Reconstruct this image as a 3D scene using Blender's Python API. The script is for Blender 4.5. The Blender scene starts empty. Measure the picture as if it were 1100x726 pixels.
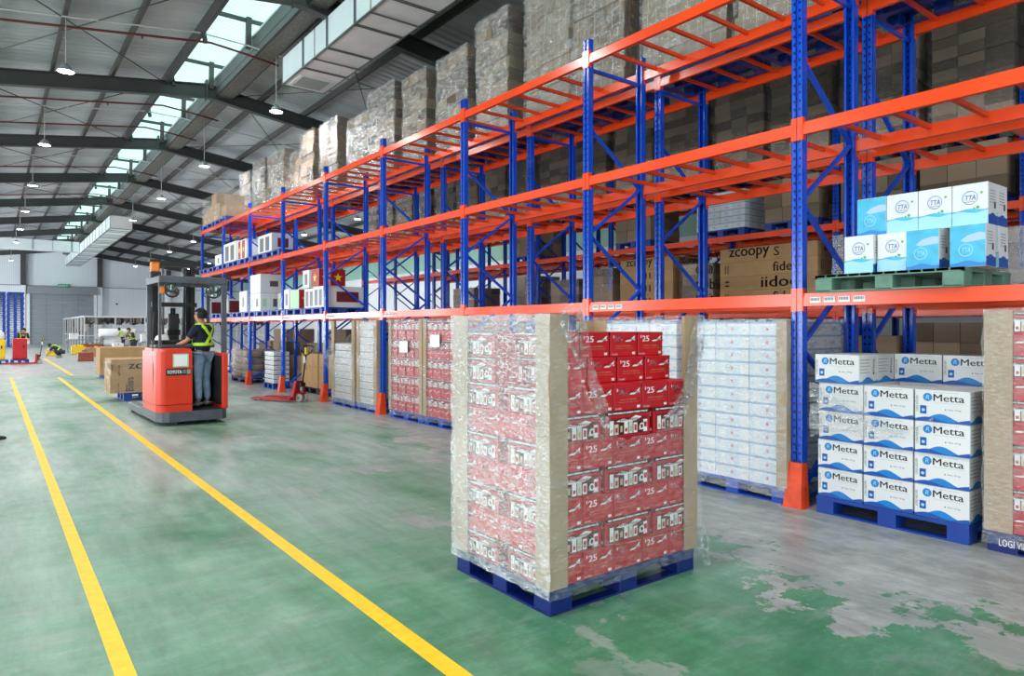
import bpy, bmesh, math, random
from mathutils import Vector, Matrix
random.seed(7)
PI = math.pi
SC = bpy.context.scene
COL = SC.collection
# ------------------------------------------------------------ camera, light, exposure
cam_d = bpy.data.cameras.new('camera'); cam = bpy.data.objects.new('camera', cam_d); COL.objects.link(cam)
cam.location = (0, 0, 1.635); cam.rotation_euler = (PI/2, 0, -math.radians(37.33))
cam_d.sensor_width = 36; cam_d.lens = 733/1100*36; cam_d.shift_y = -0.010; cam_d.clip_end = 300; cam_d.clip_start = 0.05
SC.camera = cam
SC.view_settings.view_transform = 'Standard'; SC.view_settings.look = 'None'
SC.view_settings.exposure = 0.2; SC.view_settings.gamma = 1; SC.view_settings.use_curve_mapping = False
cy = SC.cycles
cy.max_bounces = 7; cy.diffuse_bounces = 3; cy.glossy_bounces = 3; cy.transmission_bounces = 3; cy.transparent_max_bounces = 16
cy.sample_clamp_indirect = 4; cy.caustics_reflective = False; cy.caustics_refractive = False
cy.use_denoising = True
LAMP_POWER = 135
DOOR_POWER = 560
SKY = 2.6
w = bpy.data.worlds.new('world'); SC.world = w; w.use_nodes = True
bg = w.node_tree.nodes['Background']; bg.inputs[0].default_value = (0.80, 0.93, 1.0, 1); bg.inputs[1].default_value = SKY
def area(name, loc, rot, sx, sy, power, color=(1, 1, 1), shape='RECTANGLE', parent=None, spread=PI):
    d = bpy.data.lights.new(name, 'AREA'); d.shape = shape; d.size = sx; d.size_y = sy; d.energy = power; d.color = color; d.spread = spread
    o = bpy.data.objects.new(name, d); COL.objects.link(o); o.location = loc; o.rotation_euler = rot
    if parent: o.parent = parent
    return o
# daylight and added far fill through the open dock doors of the left wall and of the wall behind the camera
for y in (-6, 4, 14, 26, 40, 56, 72):
    area('dock_daylight_fill', (-13.7, y, 2.4), (0, -PI/2-.35, 0), 4.4, 4.6, DOOR_POWER*(4.2 if y > 50 else 2.0 if y > 30 else 1), (0.93, 0.97, 1.0))  # farthest door light added, far ones boosted, to brighten the end wall
for x in (-6, 4):
    area('dock_daylight_fill', (x, -11.7, 2.4), (PI/2, 0, 0), 4.6, 4.4, DOOR_POWER*0.5, (0.93, 0.97, 1.0))

# ------------------------------------------------------------ helpers
def tag(o, label=None, cat=None, group=None, kind=None):
    if label: o['label'] = label
    if cat: o['category'] = cat
    if group: o['group'] = group
    if kind: o['kind'] = kind
    return o
def empty(name, loc=(0, 0, 0), rz=0):
    o = bpy.data.objects.new(name, None); COL.objects.link(o); o.location = loc; o.rotation_euler = (0, 0, rz); o.empty_display_size = .1
    return o
def put(name, me, loc=(0, 0, 0), rz=0, parent=None, label=None, cat=None, group=None, kind=None, scale=None):
    o = bpy.data.objects.new(name, me); COL.objects.link(o); o.location = loc; o.rotation_euler = (0, 0, rz)
    if parent: o.parent = parent
    if scale: o.scale = scale
    return tag(o, label, cat, group, kind)
def copy_tree(o, parent=None):
    c = o.copy(); COL.objects.link(c); c.parent = parent
    for ch in list(o.children): copy_tree(ch, c)
    return c
class MB:
    def __init__(s): s.v = []; s.f = []; s.m = []; s.mats = []; s.sm = []
    def mi(s, m):
        if m not in s.mats: s.mats.append(m)
        return s.mats.index(m)
    def face(s, pts, m, smooth=False):
        n = len(s.v); s.v += [tuple(p) for p in pts]; s.f.append(tuple(range(n, n+len(pts)))); s.m.append(s.mi(m)); s.sm.append(smooth)
    def add(s, vs, fs, m, smooth=False):
        n = len(s.v); s.v += [tuple(p) for p in vs]; k = s.mi(m)
        for f in fs: s.f.append(tuple(i+n for i in f)); s.m.append(k); s.sm.append(smooth)
    def box(s, a, b, m, M=None, ch=0):
        (x0, y0, z0), (x1, y1, z1) = a, b
        if ch:
            bm = bmesh.new(); bmesh.ops.create_cube(bm, size=1)
            for q in bm.verts: q.co = Vector(((x0+x1)/2+q.co.x*(x1-x0), (y0+y1)/2+q.co.y*(y1-y0), (z0+z1)/2+q.co.z*(z1-z0)))
            bmesh.ops.bevel(bm, geom=list(bm.edges), offset=ch, segments=2, affect='EDGES', profile=.5)
            bm.verts.index_update()
            vs = [q.co.copy() for q in bm.verts]; fs = [[q.index for q in f.verts] for f in bm.faces]; bm.free()
        else:
            vs = [Vector(p) for p in ((x0,y0,z0),(x1,y0,z0),(x1,y1,z0),(x0,y1,z0),(x0,y0,z1),(x1,y0,z1),(x1,y1,z1),(x0,y1,z1))]
            fs = [(0,3,2,1),(4,5,6,7),(0,1,5,4),(1,2,6,5),(2,3,7,6),(3,0,4,7)]
        if M: vs = [M @ p for p in vs]
        s.add(vs, fs, m)
        return s
    def bar(s, p, q, w_, h_, m, up=(0, 0, 1)):
        p = Vector(p); q = Vector(q); d = q-p; L = d.length; d.normalize()
        u = Vector(up)
        if abs(d.dot(u)) > .99: u = Vector((0, 1, 0))
        r = d.cross(u).normalized(); u = r.cross(d)
        M = Matrix(((r.x, d.x, u.x, p.x), (r.y, d.y, u.y, p.y), (r.z, d.z, u.z, p.z), (0, 0, 0, 1)))
        return s.box((-w_/2, 0, -h_/2), (w_/2, L, h_/2), m, M)
    def tube(s, pts, r, m, seg=8, cap=True):
        pts = [Vector(p) for p in pts]; rs = r if isinstance(r, (list, tuple)) else [r]*len(pts)
        vs = []; n = len(pts)
        for i, p in enumerate(pts):
            d = (pts[min(i+1, n-1)]-pts[max(i-1, 0)]).normalized()
            u = Vector((0, 0, 1)) if abs(d.z) < .9 else Vector((1, 0, 0))
            a = d.cross(u).normalized(); b = d.cross(a)
            vs += [p+(a*math.cos(t*2*PI/seg)+b*math.sin(t*2*PI/seg))*rs[i] for t in range(seg)]
        fs = [(i*seg+t, i*seg+(t+1) % seg, (i+1)*seg+(t+1) % seg, (i+1)*seg+t) for i in range(n-1) for t in range(seg)]
        s.add(vs, fs, m, True)
        if cap:
            k = len(s.v)-len(vs)
            for q in (tuple(k+t for t in range(seg)), tuple(k+(n-1)*seg+t for t in reversed(range(seg)))):
                s.f.append(q); s.m.append(s.mi(m)); s.sm.append(False)
        return s
    def lathe(s, prof, m, seg=16, M=None):
        vs = [Vector((r*math.cos(t*2*PI/seg), r*math.sin(t*2*PI/seg), z)) for r, z in prof for t in range(seg)]
        if M: vs = [M @ p for p in vs]
        fs = [(i*seg+t, i*seg+(t+1) % seg, (i+1)*seg+(t+1) % seg, (i+1)*seg+t) for i in range(len(prof)-1) for t in range(seg)]
        s.add(vs, fs, m, True); return s
    def prism(s, poly, axis, a, b, m):
        # poly: 2-D outline; axis: the direction it is extruded along
        def P(p, t): return {'x': (t, p[0], p[1]), 'y': (p[0], t, p[1]), 'z': (p[0], p[1], t)}[axis]
        n = len(poly); vs = [P(p, a) for p in poly]+[P(p, b) for p in poly]
        fs = [tuple(reversed(range(n))), tuple(range(n, 2*n))]+[(i, (i+1) % n, n+(i+1) % n, n+i) for i in range(n)]
        s.add(vs, fs, m); return s
    def mesh(s, name, fix=False):
        me = bpy.data.meshes.new(name); me.from_pydata(s.v, [], s.f)
        for m in s.mats: me.materials.append(m)
        me.polygons.foreach_set('material_index', s.m); me.polygons.foreach_set('use_smooth', s.sm)
        if fix:
            bm = bmesh.new(); bm.from_mesh(me); bmesh.ops.recalc_face_normals(bm, faces=bm.faces); bm.to_mesh(me); bm.free()
        me.update(); return me
    def build(s, name, parent=None, loc=(0, 0, 0), rz=0, **k):
        return put(name, s.mesh(name, True), loc, rz, parent, **k)
# ------------------------------------------------------------ materials
def lin(r, g, b):
    f = lambda c: (c/255/12.92) if c <= 10 else ((c/255+.055)/1.055)**2.4
    return (f(r), f(g), f(b), 1)
def N(nt, t, **k):
    n = nt.nodes.new(t)
    for a, b in k.items():
        if a in n.inputs: n.inputs[a].default_value = b
        else: setattr(n, a, b)
    return n
def ramp(nt, src, stops):
    r = nt.nodes.new('ShaderNodeValToRGB'); e = r.color_ramp.elements
    while len(e) < len(stops): e.new(.5)
    for q, (p, c) in zip(e, stops): q.position = p; q.color = c if len(c) == 4 else (*c, 1)
    nt.links.new(src, r.inputs[0]); return r.outputs[0]
def mix(nt, f, a, b, mode='MIX'):
    m = nt.nodes.new('ShaderNodeMix'); m.data_type = 'RGBA'; m.blend_type = mode
    for i, x in ((0, f), (6, a), (7, b)):
        if hasattr(x, 'links'): nt.links.new(x, m.inputs[i])
        else: m.inputs[i].default_value = x
    return m.outputs[2]
def noise(nt, scale, detail=3, vec=None, rough=.5, coord='Object', stretch=None, dist=0):
    n = N(nt, 'ShaderNodeTexNoise'); n.inputs['Scale'].default_value = scale; n.inputs['Detail'].default_value = detail; n.inputs['Roughness'].default_value = rough
    n.inputs['Distortion'].default_value = dist
    tc = nt.nodes.new('ShaderNodeTexCoord'); mp = nt.nodes.new('ShaderNodeMapping')
    if stretch: mp.inputs['Scale'].default_value = stretch[:3]
    if stretch and len(stretch) > 3: mp.inputs['Rotation'].default_value = stretch[3:6]
    nt.links.new(vec or tc.outputs[coord], mp.inputs[0]); nt.links.new(mp.outputs[0], n.inputs['Vector'])
    return n.outputs['Fac']
MATS = {}
def mat(name, c, rough=.5, metal=0, var=0, vs=6, bump=0, bs=40, rnd=0, emit=None, spec=.5, stretch=None):
    m = bpy.data.materials.new(name); m.use_nodes = True; nt = m.node_tree; p = nt.nodes['Principled BSDF']
    p.inputs['Roughness'].default_value = rough; p.inputs['Metallic'].default_value = metal; p.inputs['Specular IOR Level'].default_value = spec
    col = c if len(c) == 4 else lin(*c)
    p.inputs['Base Color'].default_value = col
    out = None
    if var:
        a = tuple(x*(1-var) for x in col[:3])+(1,); b = tuple(min(1, x*(1+var)) for x in col[:3])+(1,)
        out = ramp(nt, noise(nt, vs, 4, stretch=stretch), [(.3, a), (.7, b)])
    if rnd:
        oi = nt.nodes.new('ShaderNodeObjectInfo')
        r = ramp(nt, oi.outputs['Random'], [(0, (1-rnd,)*3), (1, (1, 1, 1))])
        out = mix(nt, 1.0, out if out else col, r, 'MULTIPLY')
    if out: nt.links.new(out, p.inputs['Base Color'])
    if bump:
        b = nt.nodes.new('ShaderNodeBump'); b.inputs['Strength'].default_value = bump; b.inputs['Distance'].default_value = .01
        nt.links.new(noise(nt, bs, 3, stretch=stretch), b.inputs['Height']); nt.links.new(b.outputs[0], p.inputs['Normal'])
    if emit: p.inputs['Emission Color'].default_value = (*emit[:3], 1); p.inputs['Emission Strength'].default_value = emit[3]
    MATS[name] = m; return m
blue = mat('blue_rack_paint', (14, 80, 208), .22, var=.12, vs=3)
orange = mat('orange_beam_paint', (244, 74, 24), .2, var=.1, vs=2)
orange_guard = mat('orange_guard_paint', (232, 74, 28), .5, var=.2, vs=8)
pallet_blue = mat('blue_pallet_plastic', (22, 70, 170), .45, var=.1, rnd=.25)
pallet_navy = mat('navy_pallet_plastic', (12, 32, 108), .35, var=.15, vs=9)
pallet_green = mat('green_pallet_plastic', (96, 136, 118), .55, var=.2, vs=9)
white = mat('white_print', (240, 242, 244), .5)
white_box = mat('white_carton_board', (228, 230, 232), .5, rnd=.08)
cream = mat('pale_carton_board', (214, 212, 206), .55, rnd=.1)
brown = mat('brown_carton_board', (172, 134, 96), .75, var=.1, vs=5, rnd=.3)
brown2 = mat('tan_carton_board', (186, 146, 100), .75, var=.08, vs=5, rnd=.15)
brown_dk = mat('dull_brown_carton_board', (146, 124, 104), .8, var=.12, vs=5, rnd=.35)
post_board = mat('cardboard_corner_board', (172, 148, 118), .7, var=.08, vs=7)
tape = mat('packing_tape', (190, 158, 118), .25)
black = mat('black_print', (24, 24, 27), .5)
ink = mat('dark_ink', (62, 52, 44), .7)
red_box = mat('red_beer_carton', (198, 20, 34), .4, rnd=.12)
red_dk = mat('dark_red_print', (120, 16, 24), .45)
gold = mat('yellow_print', (246, 212, 36), .5)
blue_print = mat('cyan_blue_print', (20, 128, 206), .4)
blue_deep = mat('deep_blue_print', (16, 82, 172), .4)
aqua = mat('aqua_print', (66, 182, 222), .4, var=.15, vs=9)
aqua_lt = mat('light_aqua_print', (160, 216, 234), .4)
pale_blue = mat('pale_blue_print', (176, 202, 226), .5)
steel = mat('galvanised_steel', (150, 155, 158), .4, .6, var=.1)
dark_steel = mat('dark_roof_steel', (66, 68, 68), .55, .1, var=.15, vs=2)
dark_steel2 = mat('grey_purlin_steel', (72, 70, 68), .55, .1, var=.15, vs=2)
rubber = mat('black_rubber', (30, 30, 32), .7, var=.2)
truck_orange = mat('orange_red_truck_paint', (222, 54, 22), .3, var=.05)
truck_grey = mat('grey_truck_paint', (78, 84, 92), .5, var=.2)
truck_black = mat('black_truck_steel', (26, 27, 30), .45)
jack_red = mat('red_jack_paint', (176, 26, 34), .4, var=.15)
# stretch film
def film_mat(name, lo, hi, white_amt, scale=7, stretch=(1, 1, 3.5, .5, .4, 0), tint=(.93, .95, .97, 1), bump=.4):
    m = bpy.data.materials.new(name); m.use_nodes = True; nt = m.node_tree; nt.nodes.clear()
    out = nt.nodes.new('ShaderNodeOutputMaterial'); tr = nt.nodes.new('ShaderNodeBsdfTransparent')
    gl = nt.nodes.new('ShaderNodeBsdfGlossy'); gl.inputs['Roughness'].default_value = .17; gl.inputs['Color'].default_value = tint
    df = nt.nodes.new('ShaderNodeBsdfDiffuse'); df.inputs['Color'].default_value = (.86, .89, .92, 1)
    m1 = nt.nodes.new('ShaderNodeMixShader'); m1.inputs[0].default_value = white_amt
    nt.links.new(gl.outputs[0], m1.inputs[1]); nt.links.new(df.outputs[0], m1.inputs[2])
    m2 = nt.nodes.new('ShaderNodeMixShader')
    n1 = noise(nt, scale, 6, rough=.65, stretch=stretch, dist=.6)
    r = ramp(nt, n1, [(.35, (lo,)*3), (.5, ((lo*2+hi)/3,)*3), (.68, (hi,)*3)])
    nt.links.new(r, m2.inputs[0]); nt.links.new(tr.outputs[0], m2.inputs[1]); nt.links.new(m1.outputs[0], m2.inputs[2]); nt.links.new(m2.outputs[0], out.inputs[0])
    b = nt.nodes.new('ShaderNodeBump'); b.inputs['Strength'].default_value = bump; b.inputs['Distance'].default_value = .03
    nt.links.new(noise(nt, scale*2, 5, rough=.6, stretch=stretch, dist=1), b.inputs['Height'])
    nt.links.new(b.outputs[0], gl.inputs['Normal'])
    return m
DG = (1, 1.0, 3.0, .75, .5, 0)
film_clear = film_mat('clear_stretch_film', .05, .38, .35, 20, DG, bump=.3)
film_fog = film_mat('cloudy_stretch_film', .12, .72, .55, 26, DG, bump=.25)
film_silver = film_mat('shiny_stretch_film', .03, .68, .10, 7, (1, 1, 2.6, .5, .3, 0), bump=.8)
film_streak = film_mat('streaked_stretch_film', .01, .5, .06, 5, (1, 1, 3.2, .4, .3, 0), bump=.8)
film_white = film_mat('white_stretch_film', .08, .48, .75, 9, DG)
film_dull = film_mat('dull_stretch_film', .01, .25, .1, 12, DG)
# ------------------------------------------------------------ floor
def floor_mat():
    m = bpy.data.materials.new('painted_concrete'); m.use_nodes = True; nt = m.node_tree; p = nt.nodes['Principled BSDF']; L = nt.links
    tc = nt.nodes.new('ShaderNodeTexCoord'); sx = nt.nodes.new('ShaderNodeSeparateXYZ'); L.new(tc.outputs['Object'], sx.inputs[0])
    def M(op, a, b=None, c=None, clamp=False):
        n = nt.nodes.new('ShaderNodeMath'); n.operation = op; n.use_clamp = clamp
        for i, q in enumerate((a, b, c)):
            if q is None: continue
            if hasattr(q, 'links'): L.new(q, n.inputs[i])
            else: n.inputs[i].default_value = q
        return n.outputs[0]
    X, Y = sx.outputs[0], sx.outputs[1]
    conc = ramp(nt, noise(nt, .9, 6, rough=.6), [(.3, lin(146, 147, 147)), (.5, lin(172, 173, 173)), (.72, lin(192, 193, 192))])
    conc = mix(nt, .5, conc, ramp(nt, noise(nt, 5, 6, rough=.7, stretch=(1.1, .85, 1, 0, 0, .3)), [(.34, lin(122, 123, 123)), (.66, lin(204, 205, 205))]))
    green = ramp(nt, noise(nt, .55, 6, rough=.6), [(.32, lin(38, 104, 66)), (.5, lin(62, 140, 96)), (.68, lin(104, 166, 132))])
    green = mix(nt, .5, green, ramp(nt, noise(nt, 2.6, 9, rough=.8, stretch=(.7, 1.6, 1, 0, 0, .2)), [(.36, lin(28, 96, 58)), (.5, lin(66, 136, 98)), (.66, lin(134, 172, 154))]))
    # patchy veil of grey that grows with distance down the aisle
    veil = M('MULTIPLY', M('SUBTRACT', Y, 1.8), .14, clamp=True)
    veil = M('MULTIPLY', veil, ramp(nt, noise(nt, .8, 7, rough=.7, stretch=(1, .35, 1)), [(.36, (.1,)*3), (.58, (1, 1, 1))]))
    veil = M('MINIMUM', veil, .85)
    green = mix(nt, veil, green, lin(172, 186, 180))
    # ragged boundary of the green paint towards the racks
    edge = M('MULTIPLY_ADD', Y, .10, 4.0); edge = M('MINIMUM', edge, 5.25)
    e = M('SUBTRACT', edge, X)
    n1 = noise(nt, .75, 9, rough=.62)
    n2 = noise(nt, 3.2, 8, rough=.7)
    e2 = M('ADD', M('MULTIPLY', M('SUBTRACT', n1, .5), 4.6), M('MULTIPLY', M('SUBTRACT', n2, .5), 1.3))
    k = M('MULTIPLY', M('ADD', e, e2), 22, clamp=True)
    # far end of the hall is bare concrete
    farm = M('MULTIPLY', M('SUBTRACT', 30.5, Y), .18, clamp=True)
    k = M('MULTIPLY', k, farm)
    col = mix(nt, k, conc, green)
    wp = M('MULTIPLY', ramp(nt, noise(nt, 1.15, 9, rough=.66, stretch=(1, .8, 1, 0, 0, .5)), [(.575, (0, 0, 0)), (.60, (1, 1, 1))]), M('MULTIPLY', M('SUBTRACT', X, 1.9), .9, clamp=True))
    col = mix(nt, wp, col, lin(166, 168, 166))
    st = ramp(nt, noise(nt, 2.2, 9, rough=.8, stretch=(2.4, .3, 1, 0, 0, -.25)), [(.42, (0, 0, 0)), (.72, (.5,)*3)])
    col = mix(nt, st, col, lin(52, 84, 70))
    # scuffs along and across the aisle
    sc = ramp(nt, noise(nt, 1.5, 8, rough=.75, stretch=(.7, 1.9, 1, 0, 0, .12)), [(.54, (0, 0, 0)), (.70, (.5,)*3)])
    col = mix(nt, sc, col, lin(150, 146, 150))
    L.new(col, p.inputs['Base Color'])
    r = ramp(nt, noise(nt, 1.3, 5), [(.3, (.28,)*3), (.7, (.46,)*3)]); L.new(r, p.inputs['Roughness'])
    b = nt.nodes.new('ShaderNodeBump'); b.inputs['Strength'].default_value = .12; b.inputs['Distance'].default_value = .004
    L.new(noise(nt, 30, 4), b.inputs['Height']); L.new(b.outputs[0], p.inputs['Normal'])
    return m
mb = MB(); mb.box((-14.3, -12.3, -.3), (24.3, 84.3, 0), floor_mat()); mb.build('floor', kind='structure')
yellow = mat('yellow_line_paint', (252, 200, 26), .5, var=.1, vs=12, bump=.1)
for n, (xa, xb, ya, yb) in enumerate(((.46, .545, -3, 27.6), (1.70, 1.80, -3, 26.8), (2.16, 2.27, 27.9, 44))):
    mb = MB(); mb.box((xa, ya, 0), (xb, yb, .0016), yellow); o = mb.build('trim_%d' % (n+1), kind='structure')
# ------------------------------------------------------------ walls
panel = mat('white_wall_panel', (226, 232, 238), .5, var=.04, vs=.5)
wall_green = mat('green_wall_light_strip', (150, 196, 178), .4)
def end_panel_mat():
    m = mat('end_wall_panel', (196, 206, 214), .5); nt = m.node_tree; p = nt.nodes['Principled BSDF']
    wv = N(nt, 'ShaderNodeTexWave', bands_direction='X'); wv.inputs['Scale'].default_value = 2.2
    tc = nt.nodes.new('ShaderNodeTexCoord'); nt.links.new(tc.outputs['Object'], wv.inputs['Vector'])
    nt.links.new(ramp(nt, wv.outputs[0], [(0, lin(206, 214, 222)), (.25, lin(222, 230, 236)), (1, lin(226, 233, 239))]), p.inputs['Base Color'])
    return m
epm = end_panel_mat()
RX, RZ, SL = 5.5, 9.72, .135            # ridge position, sheet height at the ridge, slope
def rz_(x): return RZ-SL*abs(x-RX)
mb = MB()
mb.prism([(-14.3, 0), (24.3, 0), (24.3, rz_(24.3)), (RX, RZ), (-14.3, rz_(-14.3))], 'y', 84, 84.3, epm)
mb.build('wall_back', kind='structure')
mb = MB()
for a, b in ((-14.3, -8.4), (-3.6, 1.6), (6.4, 24.3)): mb.box((a, -12.3, 0), (b, -12, 4.7), panel)
mb.prism([(-14.3, 4.7), (24.3, 4.7), (24.3, rz_(24.3)), (RX, RZ), (-14.3, rz_(-14.3))], 'y', -12.3, -12, panel)
mb.build('wall_front', kind='structure')
mb = MB(); ys = [-12]
for y in (-6, 4, 14, 26, 40, 56, 72): ys += [y-2.4, y+2.4]
ys.append(84)
for i in range(0, len(ys), 2): mb.box((-14.3, ys[i], 0), (-14, ys[i+1], 4.7), panel)
mb.box((-14.3, -12, 4.7), (-14, 84, 7.03), panel); mb.build('wall_left', kind='structure')
mb = MB(); mb.box((24, -12, 0), (24.3, 84, 5.6), panel); mb.box((24.02, -12, 5.6), (24.3, 84, 7.15), wall_green)
mb.build('wall_right', kind='structure')
# end wall: columns, seams, shutter, exit sign
mb = MB()
for x in (2.5, 9.1, 15.7, 22.2, -4.1, -10.7):
    mb.box((x-.22, 83.6, 5.9), (x+.22, 84, rz_(x)-.3), dark_steel2)
    mb.box((x-.2, 83.65, 0), (x+.2, 84, 5.9), panel)
mb.build('wall_column', kind='structure').name = 'trim_4'
seam = mat('grey_wall_seam', (140, 146, 150), .5)
mb = MB(); mb.box((-14, 83.96, 5.86), (24, 84, 5.94), seam); mb.box((-14, 83.96, 1.2), (24, 84, 1.24), seam); mb.build('trim_5', kind='structure')
shut = mat('grey_shutter_steel', (146, 154, 160), .45, .2, var=.04)
shut2 = mat('shutter_seam', (116, 124, 130), .5)
sd = empty('door_1', (5.8, 84, 0)); sd['kind'] = 'structure'
mb = MB()
for i in range(9): mb.box((-2.75, -.14, i*.56+.01), (2.75, -.08, i*.56+.55), shut)
for i in range(5): mb.box((-2.75+i*1.375-.02, -.15, 0), (-2.75+i*1.375+.02, -.13, 5.05), shut2)
mb.build('curtain', sd)
mb = MB(); mb.box((-3.0, -.5, 5.05), (3.1, -.02, 5.75), seam); mb.build('hood', sd)
mb = MB(); mb.box((-3.05, -.3, 0), (-2.75, -.02, 5.05), panel); mb.box((2.75, -.3, 0), (3.05, -.02, 5.05), panel); mb.build('frame', sd)
# ------------------------------------------------------------ roof
def roof_mat():
    m = mat('silver_roof_underside', (128, 130, 136), .45, .1); nt = m.node_tree; p = nt.nodes['Principled BSDF']
    c = ramp(nt, noise(nt, .5, 4, stretch=(.5, 1.6, 1)), [(.3, lin(166, 170, 176)), (.7, lin(206, 212, 216))]); nt.links.new(c, p.inputs['Base Color'])
    wv = N(nt, 'ShaderNodeTexWave', bands_direction='Y'); wv.inputs['Scale'].default_value = 1.1; wv.inputs['Distortion'].default_value = .6
    tc = nt.nodes.new('ShaderNodeTexCoord'); nt.links.new(tc.outputs['Object'], wv.inputs['Vector'])
    b = nt.nodes.new('ShaderNodeBump'); b.inputs['Strength'].default_value = .5; b.inputs['Distance'].default_value = .05
    nt.links.new(wv.outputs[0], b.inputs['Height']); nt.links.new(b.outputs[0], p.inputs['Normal'])
    return m
rm = roof_mat()
LX0, LX1 = 4.35, 5.75                   # ridge lantern opening
mb = MB()
def slab(xa, xb, ya, yb, m=rm, t=.06): mb.prism([(xa, rz_(xa)), (xb, rz_(xb)), (xb, rz_(xb)+t), (xa, rz_(xa)+t)], 'y', ya, yb, m)
slab(-14.3, LX0, -12.3, 84.3); slab(LX1, 24.3, -12.3, 84.3); slab(LX0, LX1, -12.3, -11); slab(LX0, LX1, 83, 84.3)
mb.build('ceiling', kind='structure')
# raised translucent lantern along the ridge
def sheet_mat():
    m = bpy.data.materials.new('translucent_green_sheet'); m.use_nodes = True; nt = m.node_tree; nt.nodes.clear()
    out = nt.nodes.new('ShaderNodeOutputMaterial'); t = nt.nodes.new('ShaderNodeBsdfTranslucent'); d = nt.nodes.new('ShaderNodeBsdfDiffuse'); mx = nt.nodes.new('ShaderNodeMixShader')
    wv = N(nt, 'ShaderNodeTexWave', bands_direction='Y'); wv.inputs['Scale'].default_value = 1.6
    tc = nt.nodes.new('ShaderNodeTexCoord'); nt.links.new(tc.outputs['Object'], wv.inputs['Vector'])
    nt.links.new(ramp(nt, wv.outputs[0], [(0, (.60, .76, .68)), (1, (.72, .86, .79))]), t.inputs[0])
    d.inputs[0].default_value = (.6, .75, .68, 1); mx.inputs[0].default_value = .12
    nt.links.new(t.outputs[0], mx.inputs[1]); nt.links.new(d.outputs[0], mx.inputs[2]); nt.links.new(mx.outputs[0], out.inputs[0]); return m
sheet = sheet_mat()
mb = MB()
mb.prism([(LX0-.5, 10.18), (5.05, 10.42), (LX1+.5, 10.18), (LX1+.5, 10.19), (5.05, 10.43), (LX0-.5, 10.19)], 'y', -11, 83, sheet)
mb.build('window_1', kind='structure')
mb = MB()
for x in (LX0-.06, LX1+.02): mb.box((x, -11, rz_(x)-.34), (x+.09, 83, rz_(x)+.0), dark_steel)
for x in (4.75,): mb.box((x, -11, 10.2), (x+.05, 83, 10.3), dark_steel2)
y = -8.6
while y < 83:
    mb.bar((LX0+.18, y, rz_(LX0)-.35), (LX0+.02, y, 10.2), .10, .10, dark_steel2); mb.bar((LX1-.12, y, rz_(LX1)-.35), (LX1-.10, y, 10.2), .14, .12, dark_steel2)
    mb.box((LX0-.4, y-.04, 10.06), (LX1+.4, y+.04, 10.16), dark_steel2)
    y += 4.0
mb.build('trim_6', kind='structure')
# box girder beside the ridge
gird = mat('speckled_girder_steel', (98, 96, 90), .6, .1, var=.35, vs=14)
mb = MB(); mb.box((5.78, -11.5, 9.16), (6.36, 83.5, 9.5), dark_steel); mb.box((5.86, -11.5, 9.12), (6.28, 83.5, 9.16), gird)
mb.build('trim_7', kind='structure')
# rafters (I sections) every eight metres
n = 8
yr = 23.46-8*4
while yr < 84:
    mb = MB()
    for xa, xb in ((-14, RX), (RX, 24)):
        za, zb = rz_(xa)-.24, rz_(xb)-.24
        for (o0, o1, hw) in ((-.44, -.41, .11), (-.03, 0, .11), (-.41, -.03, .02)):
            mb.prism([(xa, za+o0), (xb, zb+o0), (xb, zb+o1), (xa, za+o1)], 'y', yr-hw, yr+hw, dark_steel)
    mb.box((RX-.03, yr-.13, RZ-.72), (RX+.03, yr+.13, RZ-.12), dark_steel)
    mb.build('trim_%d' % n, kind='structure'); n += 1
    yr += 8
# purlins
for x in [1.36-1.5*k for k in range(10)]+[2.86]+[7.25+1.5*k for k in range(11)]:
    mb = MB(); z = rz_(x)
    mb.box((x-.02, -11.8, z-.215), (x+.02, 83.8, z-.02), dark_steel2); mb.box((x-.03, -11.8, z-.225), (x+.055, 83.8, z-.215), dark_steel2)
    mb.build('trim_%d' % n, kind='structure'); n += 1
# bracing rods in the roof planes
rod = mat('brace_rod', (70, 68, 66), .5)
mb = MB()
for k in range(6):
    ya = 15.46+8*k
    for xa, xb in ((-1, 4.3), (6.5, 11.5), (11.5, 17)):
        for (p, q) in ((ya, ya+8), (ya+8, ya)): mb.tube([(xa, p, rz_(xa)-.3), (xb, q, rz_(xb)-.3)], .016, rod, 5)
mb.build('trim_%d' % n, kind='structure')
# dark red sprinkler pipes and pale conduits following the roof slope
pipe_red = mat('dark_red_pipe', (104, 34, 34), .5)
conduit = mat('pale_conduit', (196, 196, 192), .5)
ps = [('across the hall nearest the camera', 19.2), ('across the hall, second from the camera', 25.6), ('across the hall, third from the camera', 28.8), ('across the hall, fourth from the camera', 36.8), ('across the hall, farthest from the camera', 44.8)]
for lab, y in ps:
    mb = MB(); mb.tube([(-13.8, y, rz_(-13.8)-.42), (4.6, y, rz_(4.6)-.42), (5.5, y, rz_(5.5)-.62), (6.4, y, rz_(6.4)-.62)], .03, pipe_red, 6)
    for x in [-12+3*k for k in range(6)]: mb.tube([(x, y, rz_(x)-.42), (x, y, rz_(x)-.52)], .02, pipe_red, 6)
    r = mb.build('sprinkler_pipe', label='thin dark red sprinkler pipe under the roof '+lab, cat='pipe')
for lab, y in (('nearest the camera', 18.9), ('second from the camera', 26.9), ('third from the camera', 34.9), ('fourth from the camera', 42.9)):
    mb = MB(); mb.tube([(-13.8, y, rz_(-13.8)-.27), (4.3, y, rz_(4.3)-.3), (5.5, y, rz_(5.5)-.5), (11.3, y, rz_(11.3)-.27)], .02, conduit, 6)
    mb.build('lamp_conduit', label='pale conduit under the roof carrying hanging lamps, '+lab, cat='conduit')
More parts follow.
